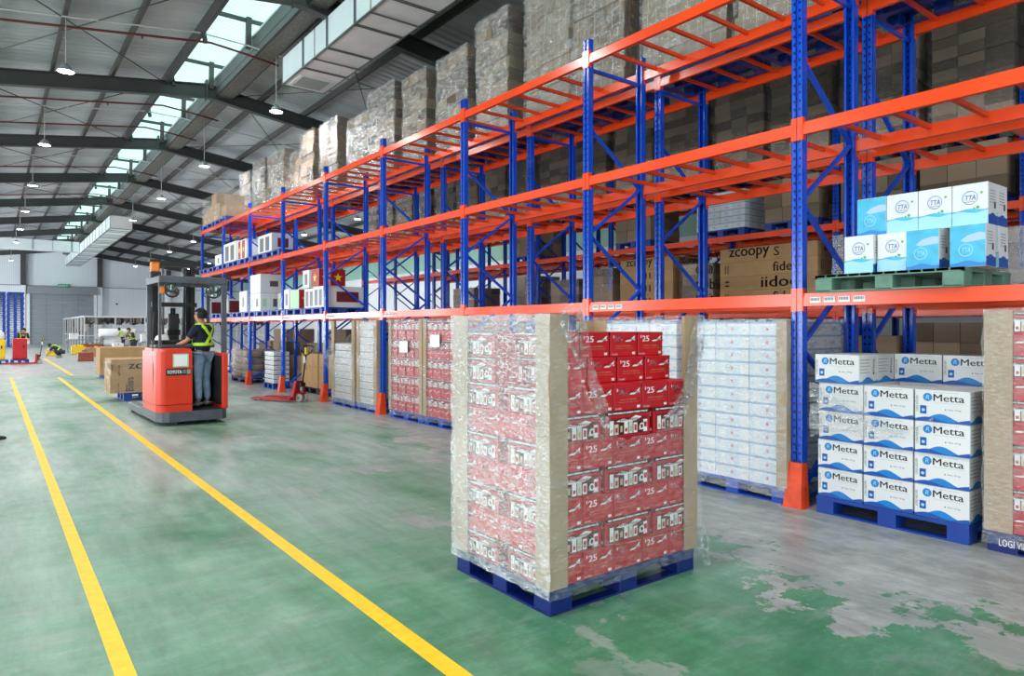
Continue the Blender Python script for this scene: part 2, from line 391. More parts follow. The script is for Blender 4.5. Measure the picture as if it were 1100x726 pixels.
# ------------------------------------------------------------ high-bay lamps
lens_m = mat('lit_lamp_lens', (255, 255, 255), .3, emit=(.93, .95, 1, 22))
housing = mat('lamp_housing', (190, 194, 200), .35, .5)
mb = MB(); mb.lathe([(.0, .17), (.05, .17), (.09, .12), (.12, .10), (.13, .04), (.18, 0), (.185, -.015), (.17, -.015)], housing, 20); lh = mb.mesh('lamp_shade', True)
mb = MB(); mb.lathe([(0, -.03), (.1, -.025), (.17, -.012)], lens_m, 20); ll = mb.mesh('lamp_lens', True)
where = {(1.37, 0): 'nearest of the left row', (1.37, 1): 'second of the left row', (1.37, 2): 'third of the left row', (1.37, 3): 'fourth of the left row', (1.37, 4): 'fifth of the left row',
         (6.24, 0): 'nearest of the right row beside the big duct', (6.24, 1): 'second of the right row', (6.24, 2): 'third of the right row', (6.24, 3): 'fourth of the right row', (6.24, 4): 'fifth of the right row'}
ln = bpy.data.lights.new('lamp_light', 'AREA'); ln.shape = 'DISK'; ln.size = .32; ln.energy = LAMP_POWER; ln.color = (1, .985, .96); ln.spread = math.radians(165)
cords = {}
for ix, x in enumerate((-8.4, -3.5, 1.37, 6.24, 11.1, 15.95, 20.8)):
    zc = rz_(x)-.3
    mb = MB(); mb.tube([(0, 0, .16), (0, 0, zc-7.6)], .011, conduit, 5); cm = mb.mesh('hanging_rod', True)
    for iy in range(-3, 8):
        y = 18.9+8*iy
        if y > 82 or (x == 6.24 and (iy < 0 or iy > 3)) or (x == 1.37 and iy == 6) or (x > 7 and iy < 2): continue
        if x in (1.37, 6.24):
            lab = 'round white high-bay lamp under the roof, '+where.get((x, iy), 'among the far ones of the %s row' % ('left' if x < 3 else 'right'))
        else: lab = 'round white high-bay lamp hanging over the %s' % ('racks on the right' if x > 7 else 'floor left of the aisle')
        t = empty('high_bay_lamp', (x, y, 7.6)); grp = None
        if (x, iy) not in where: grp = 'high-bay lamps '+('far down the left row' if x == 1.37 else 'far down the right row' if x == 6.24 else 'over the racks' if x > 7 else 'left of the aisle')
        tag(t, lab, 'lamp', grp)
        put('lamp_shade', lh, parent=t); put('lens', ll, parent=t); put('hanging_rod', cm, parent=t)
        lo = bpy.data.objects.new('lamp_light', ln); COL.objects.link(lo); lo.parent = t; lo.location = (0, 0, -.03)
# ------------------------------------------------------------ ducts
duct_side = mat('pale_duct_panel', (226, 236, 238), .5, var=.04, vs=1.5)
duct_bot = mat('pinkish_duct_panel', (240, 232, 234), .5, var=.06, vs=2)
duct_rim = mat('duct_flange', (112, 116, 118), .4, .5)
grille = mat('duct_grille', (168, 170, 170), .5)
def duct(name, label, a, b, step, along='y', bottom=duct_bot, end=None, grilled=False):
    t = empty(name, (0, 0, 0)); tag(t, label, 'air duct')
    (x0, y0, z0), (x1, y1, z1) = a, b
    mb = MB(); mb.box((x0, y0, z0+.01), (x1, y1, z1), duct_side); mb.box((x0+.005, y0+.005, z0), (x1-.005, y1-.005, z0+.012), bottom)
    if end: mb.box((x0+.02, y0-.012, z0+.02), (x1-.02, y0, z1-.02), end)
    mb.build('duct_body', t)
    mb = MB(); q0, q1 = (y0, y1) if along == 'y' else (x0, x1); q = q0
    while q <= q1+.01:
        for d in (-.035, .035) if q > q0 and q < q1 else (0,):
            if along == 'y':
                mb.box((x0-.02, q+d-.012, z0-.02), (x1+.02, q+d+.012, z0+.015), duct_rim); mb.box((x0-.02, q+d-.012, z0), (x0+.01, q+d+.012, z1+.02), duct_rim)
            else:
                mb.box((q+d-.012, y0-.02, z0-.02), (q+d+.012, y0+.01, z1+.02), duct_rim)
        q += step
    if along == 'y': mb.box((x0-.02, y0, z0-.02), (x0+.015, y1, z0+.02), duct_rim); mb.box((x1-.015, y0, z0-.02), (x1+.02, y1, z0+.02), duct_rim)
    mb.build('flange', t)
    mb = MB(); q = q0+step*.5
    while q < q1:
        if along == 'y':
            for xx in (x0-.01, x1+.01): mb.tube([(xx, q, z0-.02), (xx, q, rz_(xx)-.05)], .008, rod, 5)
            mb.box((x0-.05, q-.02, z0-.045), (x1+.05, q+.02, z0-.02), duct_rim)
        else:
            mb.tube([(q, y0-.01, z0-.02), (q, y0-.01, rz_(q)-.05)], .008, rod, 5)
        q += step*2
    mb.build('hanger', t)
    if grilled:
        mb = MB(); mb.box((x0+.12, y1-1.05, z0-.02), (x1-.12, y1-.15, z0-.004), duct_side)
        for i in range(22): mb.box((x0+.2, y1-.98+i*.036, z0-.028), (x1-.2, y1-.965+i*.036, z0-.018), grille)
        mb.build('grille', t)
duct('air_duct', 'large pale square air duct with a grille hanging over the near racks', (6.28, -6.3, 8.23), (7.43, 18.5, 8.95), 1.55, grilled=True)
duct('air_duct', 'long pale air duct hanging below the ridge at the far end of the hall', (5.75, 48.0, 7.72), (6.95, 80.0, 8.5), 1.8, end=duct_bot, bottom=duct_side)
duct('air_duct', 'pale air duct crossing the left half of the hall near the end wall', (-13, 66.0, 7.85), (5.73, 67.2, 8.65), 2.6, 'x', bottom=duct_side)
# exit sign
exg = mat('exit_sign_green', (34, 130, 90), .4, emit=(.05, .5, .25, .12))
t = empty('exit_sign', (5.9, 83.9, 5.95)); tag(t, 'small green exit sign above the grey shutter on the end wall', 'sign')
mb = MB(); mb.box((-.5, -.06, -.18), (.5, .0, .18), exg); mb.build('sign_panel', t)
# ------------------------------------------------------------ text
_tc = {}
def text_geo(s, shear=0, bold=0):
    k = (s, shear, bold)
    if k not in _tc:
        c = bpy.data.curves.new('t', 'FONT'); c.body = s; c.shear = shear; c.offset = bold; c.resolution_u = 2
        o = bpy.data.objects.new('t', c); me = bpy.data.meshes.new_from_object(o)
        vs = [v.co.copy() for v in me.vertices]; fs = [tuple(p.vertices) for p in me.polygons]
        bpy.data.objects.remove(o); bpy.data.curves.remove(c); bpy.data.meshes.remove(me)
        x0 = min(v.x for v in vs); x1 = max(v.x for v in vs); y0 = min(v.y for v in vs); y1 = max(v.y for v in vs)
        _tc[k] = ([((v.x-x0)/(x1-x0), (v.y-y0)/(y1-y0)) for v in vs], fs)
    return _tc[k]
class Deco:
    """draws flat print on a plane: origin o, unit vectors u (right) and v (up), size w x h; all coordinates are fractions"""
    def __init__(s, mb, o, u, v, w, h): s.mb = mb; s.o = Vector(o); s.u = Vector(u); s.v = Vector(v); s.w = w; s.h = h; s.n = s.u.cross(s.v)
    def P(s, a, b, l): return s.o+s.u*(a*s.w)+s.v*(b*s.h)+s.n*(.0008*l)
    def poly(s, pts, m, l=1): s.mb.face([s.P(a, b, l) for a, b in pts], m)
    def rect(s, a0, b0, a1, b1, m, l=1): s.poly([(a0, b0), (a1, b0), (a1, b1), (a0, b1)], m, l)
    def disc(s, a, b, r, m, l=1, seg=20, inner=0):
        k = s.w/s.h; P = [(a+r*math.cos(t*2*PI/seg), b+r*k*math.sin(t*2*PI/seg)) for t in range(seg)]
        if not inner: s.poly(P, m, l)
        else:
            Q = [(a+inner*math.cos(t*2*PI/seg), b+inner*k*math.sin(t*2*PI/seg)) for t in range(seg)]
            for t in range(seg): s.poly([P[t], P[(t+1) % seg], Q[(t+1) % seg], Q[t]], m, l)
    def text(s, txt, a0, b0, a1, b1, m, l=2, shear=0, bold=0, vert=False):
        g, fs = text_geo(txt, shear, 0)
        if bold and l < 90:
            e = min(bold*.5, .02)*(b1-b0 if vert else a1-a0)
            for q in (-e, e): s.text(txt, a0+(0 if vert else q), b0+(q if vert else 0), a1+(0 if vert else q), b1+(q if vert else 0), m, l, shear, 0, vert)
        if vert: vs = [s.P(a1-(a1-a0)*y, b0+(b1-b0)*x, l) for x, y in g]
        else: vs = [s.P(a0+(a1-a0)*x, b0+(b1-b0)*y, l) for x, y in g]
        s.mb.add(vs, fs, m)
def faces(mb, L, W, H):
    """Deco planes of a carton centred on x,y with its base at z=0: L along x, W along y"""
    return {'-y': Deco(mb, (-L/2, -W/2, 0), (1, 0, 0), (0, 0, 1), L, H), '+y': Deco(mb, (L/2, W/2, 0), (-1, 0, 0), (0, 0, 1), L, H),
            '-x': Deco(mb, (-L/2, W/2, 0), (0, -1, 0), (0, 0, 1), W, H), '+x': Deco(mb, (L/2, -W/2, 0), (0, 1, 0), (0, 0, 1), W, H)}
def carton(name, L, W, H, board, deco=None, tape_m=tape, ch=.004):
    mb = MB(); mb.box((-L/2, -W/2, 0), (L/2, W/2, H), board, ch=ch)
    if tape_m:
        mb.box((-.03, -W/2, H-.0005), (.03, W/2, H+.0008), tape_m)
        for s in (-1, 1): mb.box((-.03, s*(W/2+.0004)-.0006, H*.72), (.03, s*(W/2+.0004)+.0006, H), tape_m)
    if deco: deco(faces(mb, L, W, H))
    return mb.mesh(name)
# exit sign lettering
mb = MB(); Deco(mb, (5.42, 83.838, 5.79), (1, 0, 0), (0, 0, 1), .96, .32).text('EXIT', .1, .15, .9, .85, white)
lt = mb.mesh('lettering'); o = put('lettering', lt); o.parent = t; o.matrix_parent_inverse = Matrix.Translation((-5.9, -83.9, -5.95))

# ------------------------------------------------------------ pallet racks
def upright_mat():
    m = mat('blue_perforated_upright', (14, 80, 208), .2); nt = m.node_tree; p = nt.nodes['Principled BSDF']; L = nt.links
    tc = nt.nodes.new('ShaderNodeTexCoord'); sx = nt.nodes.new('ShaderNodeSeparateXYZ'); L.new(tc.outputs['Object'], sx.inputs[0])
    def M(op, a, b=None):
        n = nt.nodes.new('ShaderNodeMath'); n.operation = op
        for i, q in enumerate((a, b)):
            if q is None: continue
            if hasattr(q, 'links'): L.new(q, n.inputs[i])
            else: n.inputs[i].default_value = q
        return n.outputs[0]
    dy = M('ABSOLUTE', M('SUBTRACT', M('ABSOLUTE', sx.outputs[1]), .027))
    fz = M('ABSOLUTE', M('SUBTRACT', M('FRACT', M('DIVIDE', sx.outputs[2], .075)), .5))
    k = M('MULTIPLY', M('LESS_THAN', dy, .008), M('LESS_THAN', fz, .17))
    L.new(mix(nt, k, lin(14, 80, 208), lin(8, 14, 40)), p.inputs['Base Color']); return m
blue_holes = upright_mat()
RH = 5.22; UW = .11
def upright_mesh(face):       # face = -1: open side of the section towards +x
    mb = MB(); s = face
    def bx(a, b, c, d, m): mb.box((min(a, b), c, .012), (max(a, b), d, RH), m)
    bx(0, -s*.004, -UW/2, -.012, blue_holes); bx(0, -s*.004, .012, UW/2, blue_holes); bx(-s*.014, -s*.018, -.014, .014, blue)
    bx(0, -s*.018, -.016, -.012, blue); bx(0, -s*.018, .012, .016, blue)
    bx(0, -s*.075, -UW/2, -UW/2+.004, blue); bx(0, -s*.075, UW/2-.004, UW/2, blue)
    bx(-s*.071, -s*.075, -UW/2, -.03, blue); bx(-s*.071, -s*.075, .03, UW/2, blue)
    mb.box((min(s*.02, -s*.10), -.075, 0), (max(s*.02, -s*.10), .075, .012), blue)
    return mb.mesh('upright', True)
up_f, up_b = upright_mesh(-1), upright_mesh(1)
def beam_mesh(s, Lb):          # hangs on the s side of the upright; length along y, centred
    mb = MB(); h = .058
    a, b = (0, s*.05); bx = lambda x0, x1, y0, y1, z0, z1, m=orange: mb.box((min(x0, x1), y0, z0), (max(x0, x1), y1, z1), m)
    bx(a+s*.004, b, -Lb/2, Lb/2, -h, h*.55); bx(a+s*.014, b, -Lb/2, Lb/2, h*.55, h)
    bx(a+s*.001, a+s*.004, -Lb/2, Lb/2, -h, -h*.1)
    for q in (-1, 1):
        bx(-s*.006, -s*.001, q*Lb/2-(.0 if q > 0 else .052), q*Lb/2+(.052 if q > 0 else 0), -.105, .105)
        bx(-s*.001, s*.045, q*Lb/2-(.004 if q > 0 else 0), q*Lb/2+(0 if q > 0 else .004), -.105, .105)
    return mb.mesh('beam', True)
BW = 2.8; BL = BW-UW
bm_f, bm_b = beam_mesh(1, BL), beam_mesh(-1, BL)
def sticker_mesh(n, wd=.1, h=.05, txt=True):
    mb = MB()
    for i in range(n): mb.box((-.002, -i*(wd+.03)-wd, -h/2), (0, -i*(wd+.03), h/2), white)
    for i in range(n):
        D = Deco(mb, (-.0025, -i*(wd+.03), -h/2), (0, -1, 0), (0, 0, 1), wd, h)
        for k in range(7): D.rect(.08+.12*k, .35, .14+.12*k, .85, black)
    return mb.mesh('bar_code_label')
stick = sticker_mesh(4)
LEV = (1.89, 3.455, 4.97); NY0 = 3.394
def guard_mesh():
    mb = MB()
    a, b, z = .155, .115, .40
    vs = [(-.09, -a/2-.01, 0), (-.09, a/2+.01, 0), (.06, a/2+.01, 0), (.06, -a/2-.01, 0), (-.035, -a/2+.01, z), (-.035, a/2-.01, z), (.05, a/2-.01, z), (.05, -a/2+.01, z)]
    t_ = .006
    mb.add(vs, [(0, 1, 5, 4), (0, 4, 7, 3), (1, 2, 6, 5), (3, 7, 6, 2), (4, 5, 6, 7)], orange_guard)
    mb.box((-.10, -a/2-.03, 0), (-.03, a/2+.03, .008), orange_guard)
    return mb.mesh('foot_guard', True)
guard = guard_mesh()
def rack(label, xf, xb, n0, n1, levels=LEV, low=99, detail=True, near=True, skip=(), guards=True, bars=True):
    root = empty('pallet_rack', (xf, NY0, 0)); tag(root, label, 'pallet rack')
    D = xb-xf
    bar_jobs = []
    for n in range(n0, n1+1):
        y = n*BW
        u = put('upright', up_f, (0, y, 0), 0, root)
        if guards: put('foot_guard', guard, (0, 0, 0), 0, u)
        put('upright', up_b, (D, y, 0), 0, root)
        # zig-zag bracing with a top and a bottom tie
        x0, x1 = .05, D-.05; z = .12; side = 0; zs = []
        while z < 4.75: zs.append((x0 if side == 0 else x1, z)); z += .67; side ^= 1
        for (pa, za), (pb, zb) in zip(zs, zs[1:]):
            mb = MB(); mb.bar((pa, 0, za), (pb, 0, zb), .03, .045, blue, up=(0, 1, 0)); mb.build('brace', root, (0, y, 0))
        for zz in (.25, 4.86):
            mb = MB(); mb.bar((x0, 0, zz), (x1, 0, zz), .03, .04, blue); mb.build('brace', root, (0, y, 0))
        if n < n1:
            for z in (tuple(levels)+((1.2,) if n >= low else ())):
                for s, me, px in ((1, bm_f, -.001), (-1, bm_b, D+.001)):
                    b = put('beam', me, (px, y+BW/2, z), 0, root)
                    if near and s == 1 and z == LEV[0] and n in (-1, 0, 2, 3, 4): put('bar_code_label', stick, (-.001, BL/2-.07, -.005), 0, b)
                if bars:
                    for k in range(6): bar_jobs.append((n, y+.055+(k+.5)*BL/6, z))
    mbar = MB(); mbar.box((.045, -.02, .0), (D-.045, .02, .04), orange); mbar.box((.045, -.03, .036), (.065, .03, .04), orange); me = mbar.mesh('support_bar', True)
    bar_jobs.sort(key=lambda j: (j[2] < 2.5, (j[1]+NY0)))
    for n, y, z in bar_jobs[:100 if near else 0]: put('support_bar', me, (0, y, z+.01), 0, root)
    rest = bar_jobs[100 if near else 0:]
    if rest:
        mb = MB()
        for n, y, z in rest: mb.box((.045, y-.02, z+.01), (D-.045, y+.02, z+.05), orange)
        mb.build('support_bar', root, kind='stuff')
    return root
XA0, XA1, XB0, XB1, XC0, XC1, XD0, XD1 = 5.88, 6.92, 7.22, 8.25, 12.0, 13.03, 13.35, 14.4
rack('long blue and orange pallet rack fronting the aisle, with orange foot guards', XA0, XA1, -1, 8)
rack('blue and orange pallet rack directly behind the aisle-front one, carrying the tall wrapped stacks', XB0, XB1, -1, 8, guards=False)
rack('shaded pallet rack across the second aisle, seen through the front racks', XC0, XC1, -1, 8, (1.89, 3.455, 4.62), near=False, guards=False, low=4)
rack('farthest shaded pallet rack, backing the one across the second aisle', XD0, XD1, -1, 7, (1.89, 3.455, 4.62), near=False, guards=False)
# ------------------------------------------------------------ pallets
def pallet_mesh(name, X, Y, m, H=.15, slats=8):
    """plastic pallet X by Y, base at z=0, two fork openings on every side"""
    mb = MB(); bx = lambda a, b: mb.box(a, b, m)
    d = .022
    for i in range(slats):                                        # deck
        y0 = -Y/2+i*(Y/slats); bx((-X/2, y0+.006, H-d), (X/2, y0+Y/slats-.006, H))
    bx((-X/2, -Y/2, H-.032), (X/2, -Y/2+.02, H-.001)); bx((-X/2, Y/2-.02, H-.032), (X/2, Y/2, H-.001))
    bx((-X/2, -Y/2, H-.032), (-X/2+.02, Y/2, H-.001)); bx((X/2-.02, -Y/2, H-.032), (X/2, Y/2, H-.001))
    fx, fy = .17, .15
    for cx, wx in ((-X/2+fx/2, fx), (0, .16), (X/2-fx/2, fx)):
        for cy_, wy in ((-Y/2+fy/2, fy), (0, .14), (Y/2-fy/2, fy)):
            mb.box((cx-wx/2, cy_-wy/2, .0), (cx+wx/2, cy_+wy/2, H-d), m, ch=.008)
    for cx in (-X/2+.05, 0, X/2-.05): bx((cx-.05, -Y/2+.004, .001), (cx+.05, Y/2-.004, .014))
    for cy_ in (-Y/2+.04, Y/2-.04): bx((-X/2+.004, cy_-.035, .0015), (X/2-.004, cy_+.035, .013))
    return mb.mesh(name, True)
PAL = pallet_mesh('pallet', 1.02, 1.16, pallet_blue)
PALN = pallet_mesh('pallet', 1.28, .97, pallet_navy)
PALG = pallet_mesh('pallet', 1.0, 1.17, pallet_green, slats=12)
def pallet(x0, y0, z, label, me=PAL, X=1.02, Y=1.16, group=None, sc=None):
    return put('pallet', me, (x0+X/2*(sc[0] if sc else 1), y0+Y/2*(sc[1] if sc else 1), z), label=label, cat='pallet', group=group, scale=sc)
# ------------------------------------------------------------ stretch film and corner boards
def film(x0, x1, y0, y1, z0, z1, m, label, amp=.012, sides='-x -y +x +y top', step=.16, name='stretch_film', out=.016):
    mb = MB(); x0 -= out; x1 += out; y0 -= out; y1 += out; z1 += out
    ny = max(2, int((y1-y0)/step)); nx = max(2, int((x1-x0)/step)); nz = max(2, int((z1-z0)/step))
    R = random.Random(sum(map(ord, label)) % 999)
    cache = {}
    def q(x, y, z):
        k = (round(x, 3), round(y, 3), round(z, 3))
        if k not in cache:
            cache[k] = (x+R.uniform(-amp, amp)*.8-(amp*.2 if x == x0 else 0), y+R.uniform(-amp, amp)*.8, z+R.uniform(-amp, amp)*.5)
        return cache[k]
    def grid(f, a, b):
        vs = [f(i/a, j/b) for i in range(a+1) for j in range(b+1)]
        mb.add(vs, [(i*(b+1)+j, (i+1)*(b+1)+j, (i+1)*(b+1)+j+1, i*(b+1)+j+1) for i in range(a) for j in range(b)], m, True)
    if '-x' in sides: grid(lambda a, b: q(x0, y0+(y1-y0)*a, z0+(z1-z0)*b), ny, nz)
    if '+x' in sides: grid(lambda a, b: q(x1, y0+(y1-y0)*a, z0+(z1-z0)*b), ny, nz)
    if '-y' in sides: grid(lambda a, b: q(x0+(x1-x0)*a, y0, z0+(z1-z0)*b), nx, nz)
    if '+y' in sides: grid(lambda a, b: q(x0+(x1-x0)*a, y1, z0+(z1-z0)*b), nx, nz)
    if 'top' in sides: grid(lambda a, b: q(x0+(x1-x0)*a, y0+(y1-y0)*b, z1), nx, ny)
    return put(name, mb.mesh(name), label=label, cat='stretch film')
def corner(x, y, z0, z1, sx, sy, label, wx=.13, wy=.13, group=None, lean=0):
    """L-shaped cardboard corner board; sx, sy point from the corner into the load"""
    mb = MB(); t = .006
    def sl(ax, ay, bx_, by_): mb.box((min(ax, bx_), min(ay, by_), 0), (max(ax, bx_), max(ay, by_), z1-z0), post_board)
    sl(0, 0, sx*wx, -sy*t); sl(-sx*t, -sy*t, 0, sy*wy)
    return put('corner_board', mb.mesh('corner_board', True), (x, y, z0), label=label, cat='corner board', group=group)
# ------------------------------------------------------------ carton designs
def d_beer(F):
    for k in ('-y', '+y'):                                        # long sides: picture of cans
        d = F[k]
        d.rect(.0, .86, 1, 1, black); d.text('BIG WINNINGS INSIDE EVERY PACK', .06, .90, .94, .965, white, bold=.01)
        d.rect(.06, .08, .94, .74, red_dk)
        cols = [white, pale_gr, black, white, pale_gr, white, black]
        for i, c in enumerate(cols):
            a = .09+i*.105; d.rect(a, .12, a+.085, .66-.05*((i*3) % 4), c, 2)
            d.rect(a+.018, .2, a+.067, .34+.05*(i % 3), red_box if i % 2 else gold_dk, 3)
        d.disc(.80, .34, .055, white, 4, 12, .032)
        d.poly([(.22, .62), (.36, .72), (.5, .66), (.66, .80), (.8, .72), (.66, .60), (.5, .58), (.36, .58)], white, 5)
        d.text('Budweiser', .30, .62, .72, .74, red_dk, 6, .25, .01)
        d.rect(.84, .12, .93, .60, white, 2); d.rect(.85, .3, .92, .5, red_box, 3)
    for k in ('-x', '+x'):                                        # ends: logos
        d = F[k]
        d.text('25', .17, .60, .44, .84, white, 1, 0, .05)
        d.poly([(.54, .60), (.62, .68), (.74, .70), (.82, .76), (.93, .86), (.90, .74), (.93, .66), (.82, .66), (.72, .60), (.62, .60)], white, 1)
        d.text('Budweiser', .56, .66, .90, .76, red_dk, 2, .4, .01)
        d.text('KING OF BEERS', .22, .40, .80, .44, gold_dk, 1); d.text('brewed by our original recipe', .18, .30, .86, .34, gold_dk, 1)
        d.text('24 CANS', .05, .05, .26, .12, white, 1); d.rect(.82, .07, .93, .17, white, 1); d.rect(.1, .74, .13, .86, white, 1)
pale_gr = mat('pale_can_print', (206, 214, 204), .4)
gold_dk = mat('golden_print', (206, 176, 130), .4)
BEER = carton('beer_carton', .40, .25, .16, red_box, d_beer, None)
BEER9 = carton('beer_carton', .40, .25, .158, red_box, d_beer, None)
def wave(d, m, amp=.07, base=.14, l=1, ph=0):
    top = [(i/14, base+amp*math.sin((i/14*1.25-.35+ph)*2*PI)) for i in range(15)]
    for a, b in zip(top, top[1:]): d.poly([(a[0], .01), (b[0], .01), b, a], m, l)
def d_metta(F):
    for k in ('-x', '+x'):
        d = F[k]
        wave(d, blue_print, .11, .16); wave(d, blue_deep, .06, .09, 2, .3)
        d.disc(.24, .77, .085, blue_print, 1); d.text('R', .205, .70, .275, .84, aqua_lt, 2, .2)
        d.text('Metta', .35, .66, .90, .88, black, 1, 0, .012)
        d.rect(.36, .60, .93, .612, pale_blue); d.text('pure quality for every home', .36, .92, .80, .95, blue_print, 1)
        d.rect(.10, .24, .22, .50, blue_deep); d.disc(.16, .36, .032, aqua_lt, 2)
        d.text('Net: 10 kg', .62, .38, .84, .44, ink, 1); d.rect(.56, .39, .58, .43, ink)
        d.text('LONG NGUYEN', .02, .30, .065, .80, ink, 1, vert=True)
    for k in ('-y', '+y'):
        d = F[k]; wave(d, blue_print, .08, .16)
        for i, (a, b) in enumerate(((.06, .62), (.06, .55), (.06, .60), (.06, .5), (.06, .58))): d.rect(a, .82-i*.11, b, .845-i*.11, pale_gy)
        d.text('Metta', .74, .44, .86, .86, ink, 1, vert=True); d.disc(.80, .36, .04, ink)
pale_gy = mat('grey_small_print', (150, 154, 158), .5)
METTA = carton('metta_carton', .325, .385, .248, white_box, d_metta, None)
def d_tta(F):
    for k in ('-x', '+x'):
        d = F[k]; wave(d, aqua, .02, .38); d.rect(.01, .01, .99, .16, aqua_lt, 2); wave(d, aqua_lt, .025, .32, 3, .3)
        for q, r in ((.50, .22), (.53, .2)): d.disc(q, .66, r, blue_deep if q < .52 else pale_blue, 1, 24, r*.92)
        d.text('TTA', .37, .60, .66, .72, blue_deep, 2, .15, .01)
        d.rect(.36, .56, .64, .57, ink); d.disc(.82, .76, .04, leaf, 1, 8); d.disc(.72, .42, .05, leaf, 4, 8); d.disc(.62, .40, .03, leaf, 4, 8)
    for k in ('-y', '+y'):
        d = F[k]; wave(d, blue_deep, .03, .26)
        for i in range(5): d.rect(.15, .80-i*.07, .7, .82-i*.07, pale_gy)
        d.rect(.60, .40, .78, .56, ink)
leaf = mat('leaf_green_print', (96, 170, 90), .5)
TTA = carton('boxed_water', .20, .244, .325, white_box, d_tta, None)
def d_tta2(F):
    for k in ('-x', '+x'):
        d = F[k]; d.rect(.01, .01, .99, .99, aqua); d.poly([(.3, .62), (.5, .74), (.8, .80), (.98, .78), (.98, .62), (.7, .60), (.45, .58)], pale_blue, 2)
        d.disc(.45, .40, .2, aqua_lt, 2, 20, .18); wave(d, blue_print, .03, .12, 2); d.text('TTA', .34, .34, .58, .46, aqua_lt, 2, .15)
    for k in ('-y', '+y'):
        d = F[k]; wave(d, blue_deep, .03, .26)
        for i in range(5): d.rect(.15, .80-i*.07, .7, .82-i*.07, pale_gy)
        d.rect(.60, .40, .78, .56, ink)
TTAB = carton('boxed_water', .20, .244, .325, white_box, d_tta2, None)
def d_white(F):
    for k in F:
        d = F[k]; d.rect(.0, .86, 1, 1, band_blue); d.rect(.30, .16, .72, .70, pale_bl2); d.rect(.47, .34, .54, .58, red_soft, 2); d.rect(.03, .05, .12, .8, pale_bl2)
band_blue = mat('soft_blue_band_print', (138, 172, 214), .5); pale_bl2 = mat('faint_blue_print', (206, 220, 234), .5); red_soft = mat('faded_red_print', (214, 140, 136), .5)
WBOX = carton('white_carton', .34, .38, .128, white_box, d_white, None)
WBX2 = carton('white_carton', .34, .29, .128, white_box, d_white, None)
def d_grey(F):
    for k in F:
        d = F[k]; d.rect(.0, .9, 1, 1, grey_band); d.rect(.2, .2, .8, .6, pale_gy2)
grey_band = mat('slate_band_print', (86, 96, 112), .5); pale_gy2 = mat('cool_grey_print', (190, 196, 206), .5)
GBOX = carton('pale_carton', .33, .37, .145, cream, d_grey, None)
def d_plain(F):
    for k in F:
        d = F[k]; d.rect(.0, .495, 1, .505, ink); d.rect(.06, .1, .2, .3, ink)
BBOX = carton('brown_carton', .50, .36, .42, brown2, lambda F: [F[k].text('THIS SIDE UP', .3, .2, .7, .28, ink) for k in F])
# ------------------------------------------------------------ wrapped pallet of beer cartons in the foreground
FX0, FX1, FY0, FY1 = 2.505, 3.785, 2.93, 3.90
pallet(FX0, FY0, 0, 'navy plastic pallet under the torn-open stack of red beer cartons in the aisle', PALN, 1.28, .97)
nm = {9: 'topmost', 8: 'second-highest', 7: 'third-highest', 6: 'fourth-highest', 5: 'middle', 4: 'fourth-lowest', 3: 'third-lowest', 2: 'second-lowest', 1: 'lowest'}
cpos = ['leftmost', 'second from left', 'middle', 'second from right', 'rightmost']
for L in range(1, 10):
    z = .151+(L-1)*.162
    ly = ', foreground stack\'s %s layer' % nm[L]
    if L in (2, 4, 6):
        for i in range(3):
            for j in range(4):
                if i == 2 and j or (i and j > 1): continue
                grp = None
                if j == 0: lab = 'red beer carton with can pictures'+ly+', '+('left', 'centre', 'right')[i]+' facing viewer'
                elif i == 0: lab = 'red beer carton along the aisle side'+ly; grp = 'aisle side cartons of the %s layer' % nm[L]
                else: lab = 'red beer carton hidden inside'+ly; grp = 'inner cartons of the %s layer' % nm[L]
                put('beer_carton', BEER, (FX0+.205+i*.434, FY0+.127+j*.243, z), label=lab, cat='carton', group=grp)
    else:
        y0 = FY0 if L < 8 else (3.09 if L == 8 else 3.14)
        xs = [FX0+.13+i*.2555 for i in range(5)] if L < 8 else ([2.82, 3.082, 3.345, 3.608] if L == 8 else [2.805, 3.067, 3.33, 3.593])
        for i, x in enumerate(xs):
            for j in range(2 if L < 8 else 1):
                cp = cpos[i] if L < 8 else ('leftmost', 'second from left', 'second from right', 'rightmost')[i]
                if j == 0: lab = 'red beer carton with white logos'+ly+', '+cp
                else:
                    if 0 < i < 4: continue
                    lab = 'red beer carton'+ly+', %s back corner' % ('left' if i == 0 else 'right')
                put('beer_carton', BEER, (x, y0+.205+j*.5, z), PI/2 if (i+L) % 2 else -PI/2, label=lab, cat='carton')
        if L in (8, 9):
            put('beer_carton', BEER, (2.64, 3.68, z), PI/2, label='red beer carton'+ly+', set back by the aisle side', cat='carton')
for (x, y, sx, sy, lab, a, b) in ((FX0-.01, FY0-.01, 1, 1, 'nearest corner', .13, .12), (FX0-.01, FY1+.01, 1, -1, 'far left corner', .06, .16), (FX1+.01, FY0-.01, -1, 1, 'right corner', .13, .12), (FX1+.01, FY1+.01, -1, -1, 'rear corner', .14, .14)):
    corner(x, y, .152, 1.715 if lab != 'rear corner' else 1.69, sx, sy, 'tall tan cardboard corner board at the %s of the foreground beer stack' % lab, a, b)
